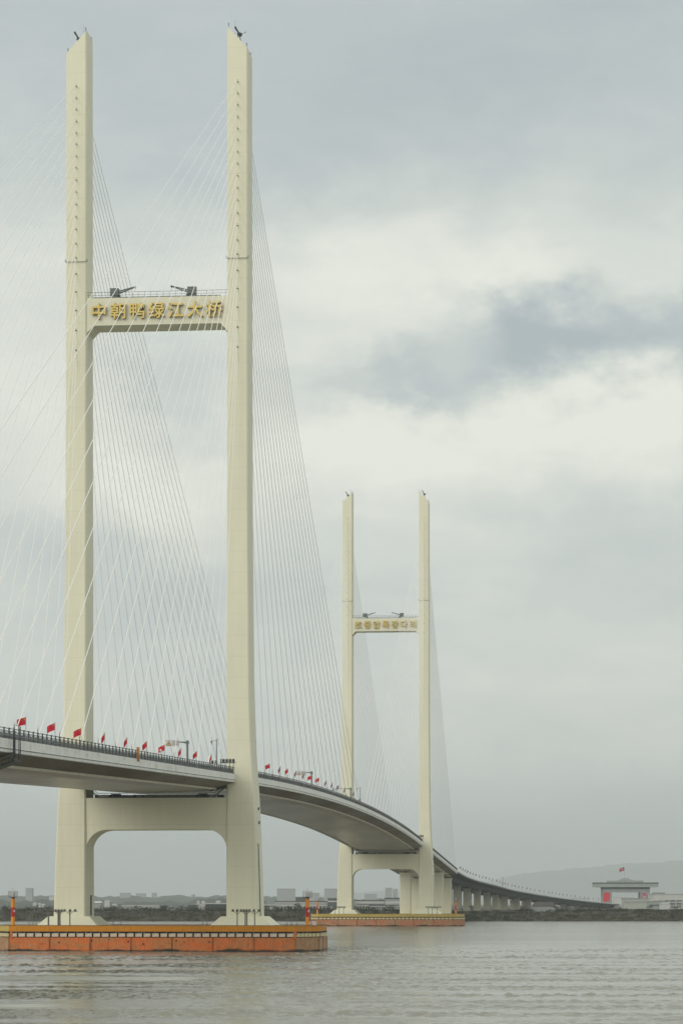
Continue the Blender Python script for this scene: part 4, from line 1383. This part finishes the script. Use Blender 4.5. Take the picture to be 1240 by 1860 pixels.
hall(500, 594, 1638, 1658, 2100, 36, 'long white customs hall with dark roof strip behind the near beacon', 'wallwhite', 'roofdark', [(.72, .82, 'wallgrey'), (.15, .5, 'walldark')], cols=16)
hall(537, 557, 1630, 1640, 2250, 20, 'dark raised roof box above the customs hall', 'walldark', 'wallgrey', name='roof_house')
hall(595, 622, 1632, 1649, 2080, 30, 'dark fronted block between customs hall and far left leg', 'walldark', 'wallgrey', [(.7, .82, 'wallwhite')])
hall(596, 646, 1648.5, 1660, 1950, 16, 'low white colonnade before the dark fronted block', 'wallgrey', 'wallwhite', cols=12, name='colonnade')
hall(646, 702, 1636, 1659, 2120, 36, 'wide white hall with grey strips between the far tower legs', 'wallwhite', 'roofdark', [(.62, .70, 'roofdark'), (.12, .42, 'walldark')], cols=12)
hall(700, 735, 1632, 1659, 2090, 34, 'grey hall with white stripe left of the far right leg', 'wallgrey', 'roofdark', [(.6, .75, 'wallwhite')], cols=8)
hall(672, 760, 1645, 1661, 1990, 20, 'low glazed passage in front of the wide white hall', 'wallwhite', 'roofdark', [(.2, .75, 'walldark')], cols=20, name='passage')
hall(1133, 1177, 1632.5, 1652, 2450, 26, 'pale boxy building standing under the border gate', 'wallpale', 'wallgrey', [(.62, .8, 'wallgrey')])
hall(1178, 1206, 1637, 1652, 2400, 20, 'low grey white annexe just right of the border gate', 'wallgreen', 'wallwhite', [(.5, .62, 'walldark')])
hall(1200, 1216, 1643, 1655, 2300, 14, 'small white house right of the gate annexe', 'wallwhite', 'wallgrey', name='house', pitch=2)
hall(1186, 1300, 1624, 1655, 2600, 50, 'long white terminal hall at the right edge of the picture', 'wallwhite', 'wallwhite', [(.52, .60, 'roofdark'), (.1, .42, 'walldark')], cols=10)
hall(1190, 1206, 1622.5, 1630, 2680, 30, 'dark roof block above the terminal hall', 'walldark', 'roofdark', name='roof_house')
hall(968, 1008, 1646, 1654, 1640, 9, 'brown roofed farm house under the curving viaduct', 'wallgrey', 'roofbrown', name='farm_house', pitch=2.6)
# hazy blocks of the town farther off
far = [(47, 59, 1613.5, 3300, 'hazy water tower like block standing alone at the far left', 0), (218, 236, 1622, 3500, 'hazy flat block, left of a pair between the near tower legs', 4), (247, 264, 1623, 3600, 'hazy flat block, right of a pair between the near tower legs', 4),
       (276, 284, 1622, 3700, 'hazy narrow block on the ridge between the near tower legs', 2), (348, 354, 1625, 3700, 'hazy little tower near the right leg of the near tower', 2),
       (503, 536, 1614.5, 3000, 'large hazy block left of the near beacon', 7), (589, 622, 1614.5, 3000, 'large hazy block left of the far tower left leg', 7), (560, 580, 1622, 3400, 'low hazy block behind the near beacon', 4),
       (662, 684, 1624, 3300, 'low hazy block between the far tower legs', 4), (700, 712, 1613, 3100, 'tall hazy block left of the far right leg', 3), (714, 722, 1615, 3150, 'thin hazy block beside the tall one', 2),
       (1040, 1070, 1632, 3000, 'pale hazy hall behind the lower end of the viaduct', 5), (1115, 1150, 1630, 3300, 'pale hazy hall seen through the border gate', 5), (90, 99, 1628, 3300, 'hazy house on the ridge left of the near tower', 2)]
for a, b, c, D, lab, wn in far:
    o = hall(a, b, c, 1645, D * 2.2, 35, lab, 'wallgrey' if c < 1626 else 'wallwhite', 'wallgrey', name='apartment_block', wins=0)
    hh = o.children[0].dimensions.z; ww = o.children[0].dimensions.x
    for fx, fw, fh in ((-.22, .25, .16), (.18, .4, .09), (.4, .12, .2)):
        q = MB(); q.box((fx * ww, 12, hh + .6 + fh * hh / 2), (fw * ww, 8, fh * hh), 'wallgrey'); q.build('roof_house', o)
    for k in range(wn):
        q = MB(); q.box((-ww / 2 + (k + .5) * ww / wn, -.2, hh * .55), (ww / wn * .45, .5, hh * .75), 'walldark'); q.build('window_strip', o)
# pale specks of houses on the left ridge
for k, (a, b, c, D) in enumerate(((60, 66, 1641, 2500), (69, 74, 1642, 2480), (76, 82, 1643.5, 2450), (190, 199, 1637, 2800), (204, 212, 1643, 2600), (358, 362, 1637, 2700), (366, 372, 1638, 2650), (392, 400, 1637.5, 2600))):
    hall(a, b, c, 1650, D * 1.4, 10, f'tiny pale house on the hazy left bank, {ORD[k]} from the left', 'wallwhite', 'wallwhite', name='house', pitch=1.2)
# fence of pale posts along the right bank
t = thing('fence', 'pale slatted fence on the bank at the right edge below the terminal hall', 'fence', (gx(1228, 2250), 2250, 5.0))
for k in range(24):
    m = MB(); m.box((-14 + k * 1.4, 0, 2.2), (.25, .2, 4.4), 'signwhite'); m.build('slat', t)
m = MB(); m.box((2, .2, 4.0), (34, .15, .25), 'signwhite'); m.box((2, .2, 1.0), (34, .15, .25), 'signwhite'); m.build('rail', t)

# ---------------------------------------------------------------- vegetation
def leaf_cloud(m, c, rx, ry, rz, n, size, mt, rn):
    for _ in range(n):
        while True:
            a = Vector((rn.uniform(-1, 1), rn.uniform(-1, 1), rn.uniform(-1, 1)))
            if 0.15 < a.length < 1:
                break
        a = a * (0.55 + 0.45 * rn.random())
        p = Vector((c[0] + a.x * rx, c[1] + a.y * ry, c[2] + a.z * rz))
        u = Vector((rn.gauss(0, 1), rn.gauss(0, 1), rn.gauss(0, 1))).normalized(); v = u.orthogonal().normalized()
        s_ = size * rn.uniform(.6, 1.4)
        w_ = u.cross(v)
        m.add([p + v * s_, p + w_ * s_ * .8, p - v * s_ * .9, p - w_ * s_ * .7], [(0, 1, 2, 3)], mt)

def fast_mesh(name, m, kind):
    me = bpy.data.meshes.new(name); me.from_pydata(m.v, [], m.f)
    for k in m.mats:
        me.materials.append(M[k])
    me.polygons.foreach_set('material_index', m.mi)
    return tag(link(name, me), kind=kind)

rn = random.Random(11)
bush = MB()
x = -330.0
while x < 640:
    for row, yb in enumerate((SHORE + 4, SHORE + 14, SHORE + 27, SHORE + 42)):
        px = x + rn.uniform(-2, 2); y = yb + rn.uniform(-4, 4)
        h = rn.uniform(1.2, 2.7) * (1.0 + .2 * row) * (.6 + .6 * abs(math.sin(px * .031 + row))) * (1.15 if px < -10 else .82) * (1.7 if rn.random() < .06 and row > 0 else 1)
        if 40 < px < 75 and row > 1:
            h *= .7
        leaf_cloud(bush, (px, y, ground_z(px, y) + h * .38), rn.uniform(2.5, 4.5), rn.uniform(2, 3.5), h * .75, 90, .27, 'reed' if row == 0 and math.sin(px * .05) > .1 or rn.random() < .08 else 'leaf', rn)
    x += rn.uniform(3.0, 4.6)
tag(fast_mesh('bank_bushes', bush, 'stuff'), 'dark olive scrub covering the far river bank')
scrub = MB(); x = -420.0
while x < 700:
    for row in range(3):
        px = x + rn.uniform(-4, 4); y = 1590 + row * 70 + rn.uniform(-25, 25)
        if abs(px - (67 + (y - 1515) * .12)) < 24:
            continue
        h = rn.uniform(1.6, 4.0) * (1.1 if px < 30 else .6)
        leaf_cloud(scrub, (px, y, 5.2 + h * .4), rn.uniform(4, 7), 4, h * .7, 90, .36, 'leaf2', rn)
    x += 7
tag(fast_mesh('bank_scrub', scrub, 'stuff'), 'green grey thicket behind the bank')

def make_tree(px, py_top, D, label, spread=1.0):
    rt = random.Random(int(px * 7 + D))
    p = at(px, 1650, D); base = ground_z(p.x, D) - .1
    H = max(4, gz(py_top, D) - base)
    t = thing('bank_tree', label, 'tree', (p.x, D, base), 0, 'trees on the far bank')
    m = MB(); m.tube((0, 0, 0), (0, 0, H * .62), .05 * H * .5, 'bark', 7, .02 * H * .5)
    tips = []
    for k in range(6):
        a = k * 1.05 + rt.uniform(0, .6); z0 = H * rt.uniform(.3, .55)
        tip = Vector((math.cos(a) * H * .26 * spread, math.sin(a) * H * .26 * spread, H * rt.uniform(.55, .85)))
        m.tube((0, 0, z0), tip, .02 * H * .4, 'bark', 5, .008 * H * .4); tips.append(tip)
    m.build('trunk', t)
    c = MB()
    for tip in tips + [Vector((0, 0, H * .85)), Vector((0, 0, H * .6))]:
        leaf_cloud(c, tip, H * .19 * spread, H * .19 * spread, H * .16, 60, H * .028, 'leaf2', rt)
    me = bpy.data.meshes.new('crown'); me.from_pydata(c.v, [], c.f); me.materials.append(M['leaf2'])
    link('crown', me, t)
    return t
trees = [(541, 1641, 1640, 'round dark tree just left of the near beacon'), (524, 1650, 1590, 'low bushy tree beside the round dark tree'), (300, 1650, 1600, 'wide dark tree midway between the near tower legs', 1.5),
         (8, 1650, 1580, 'dark tree at the left frame edge'), (66, 1649, 1590, 'dark spreading tree left of the near left leg', 1.4), (206, 1650, 1600, 'dark bush like tree right of the near left leg', 1.5),
         (395, 1653, 1570, 'low tree before the big grey block', 1.4), (640, 1655, 1575, 'low tree before the far left leg'), (1056, 1648, 1700, 'tree under the lower end of the viaduct', 1.4),
         (1008, 1648, 1600, 'tree right of the brown roofed farm house', 1.3), (950, 1650, 1620, 'tree left of the brown roofed farm house', 1.3), (1088, 1651, 1650, 'tree in front of the border gate left pillar', 1.4),
         (1180, 1653, 1640, 'tree below the annexe right of the gate', 1.4), (1226, 1654, 1600, 'tree at the right frame edge', 1.4), (856, 1650, 1570, 'tree beside the far platform among viaduct piers', 1.2)]
trees += [(248, 1646, 1640, 'rounded tree right of the slim lamp posts beside the near left leg'), (330, 1647, 1660, 'tall dark tree left of the big grey block', 1.2), (500, 1649, 1600, 'bushy tree right of the near right leg', 1.3),
          (712, 1651, 1600, 'small tree left of the far side pier', 1.3), (1110, 1647, 1720, 'dark tree between the gate left pillar and the pale boxy building', 1.2), (1030, 1647, 1650, 'dark tree under the viaduct left of the border gate', 1.3)]
for a in trees:
    make_tree(a[0], a[1] - 2.5, *a[2:])
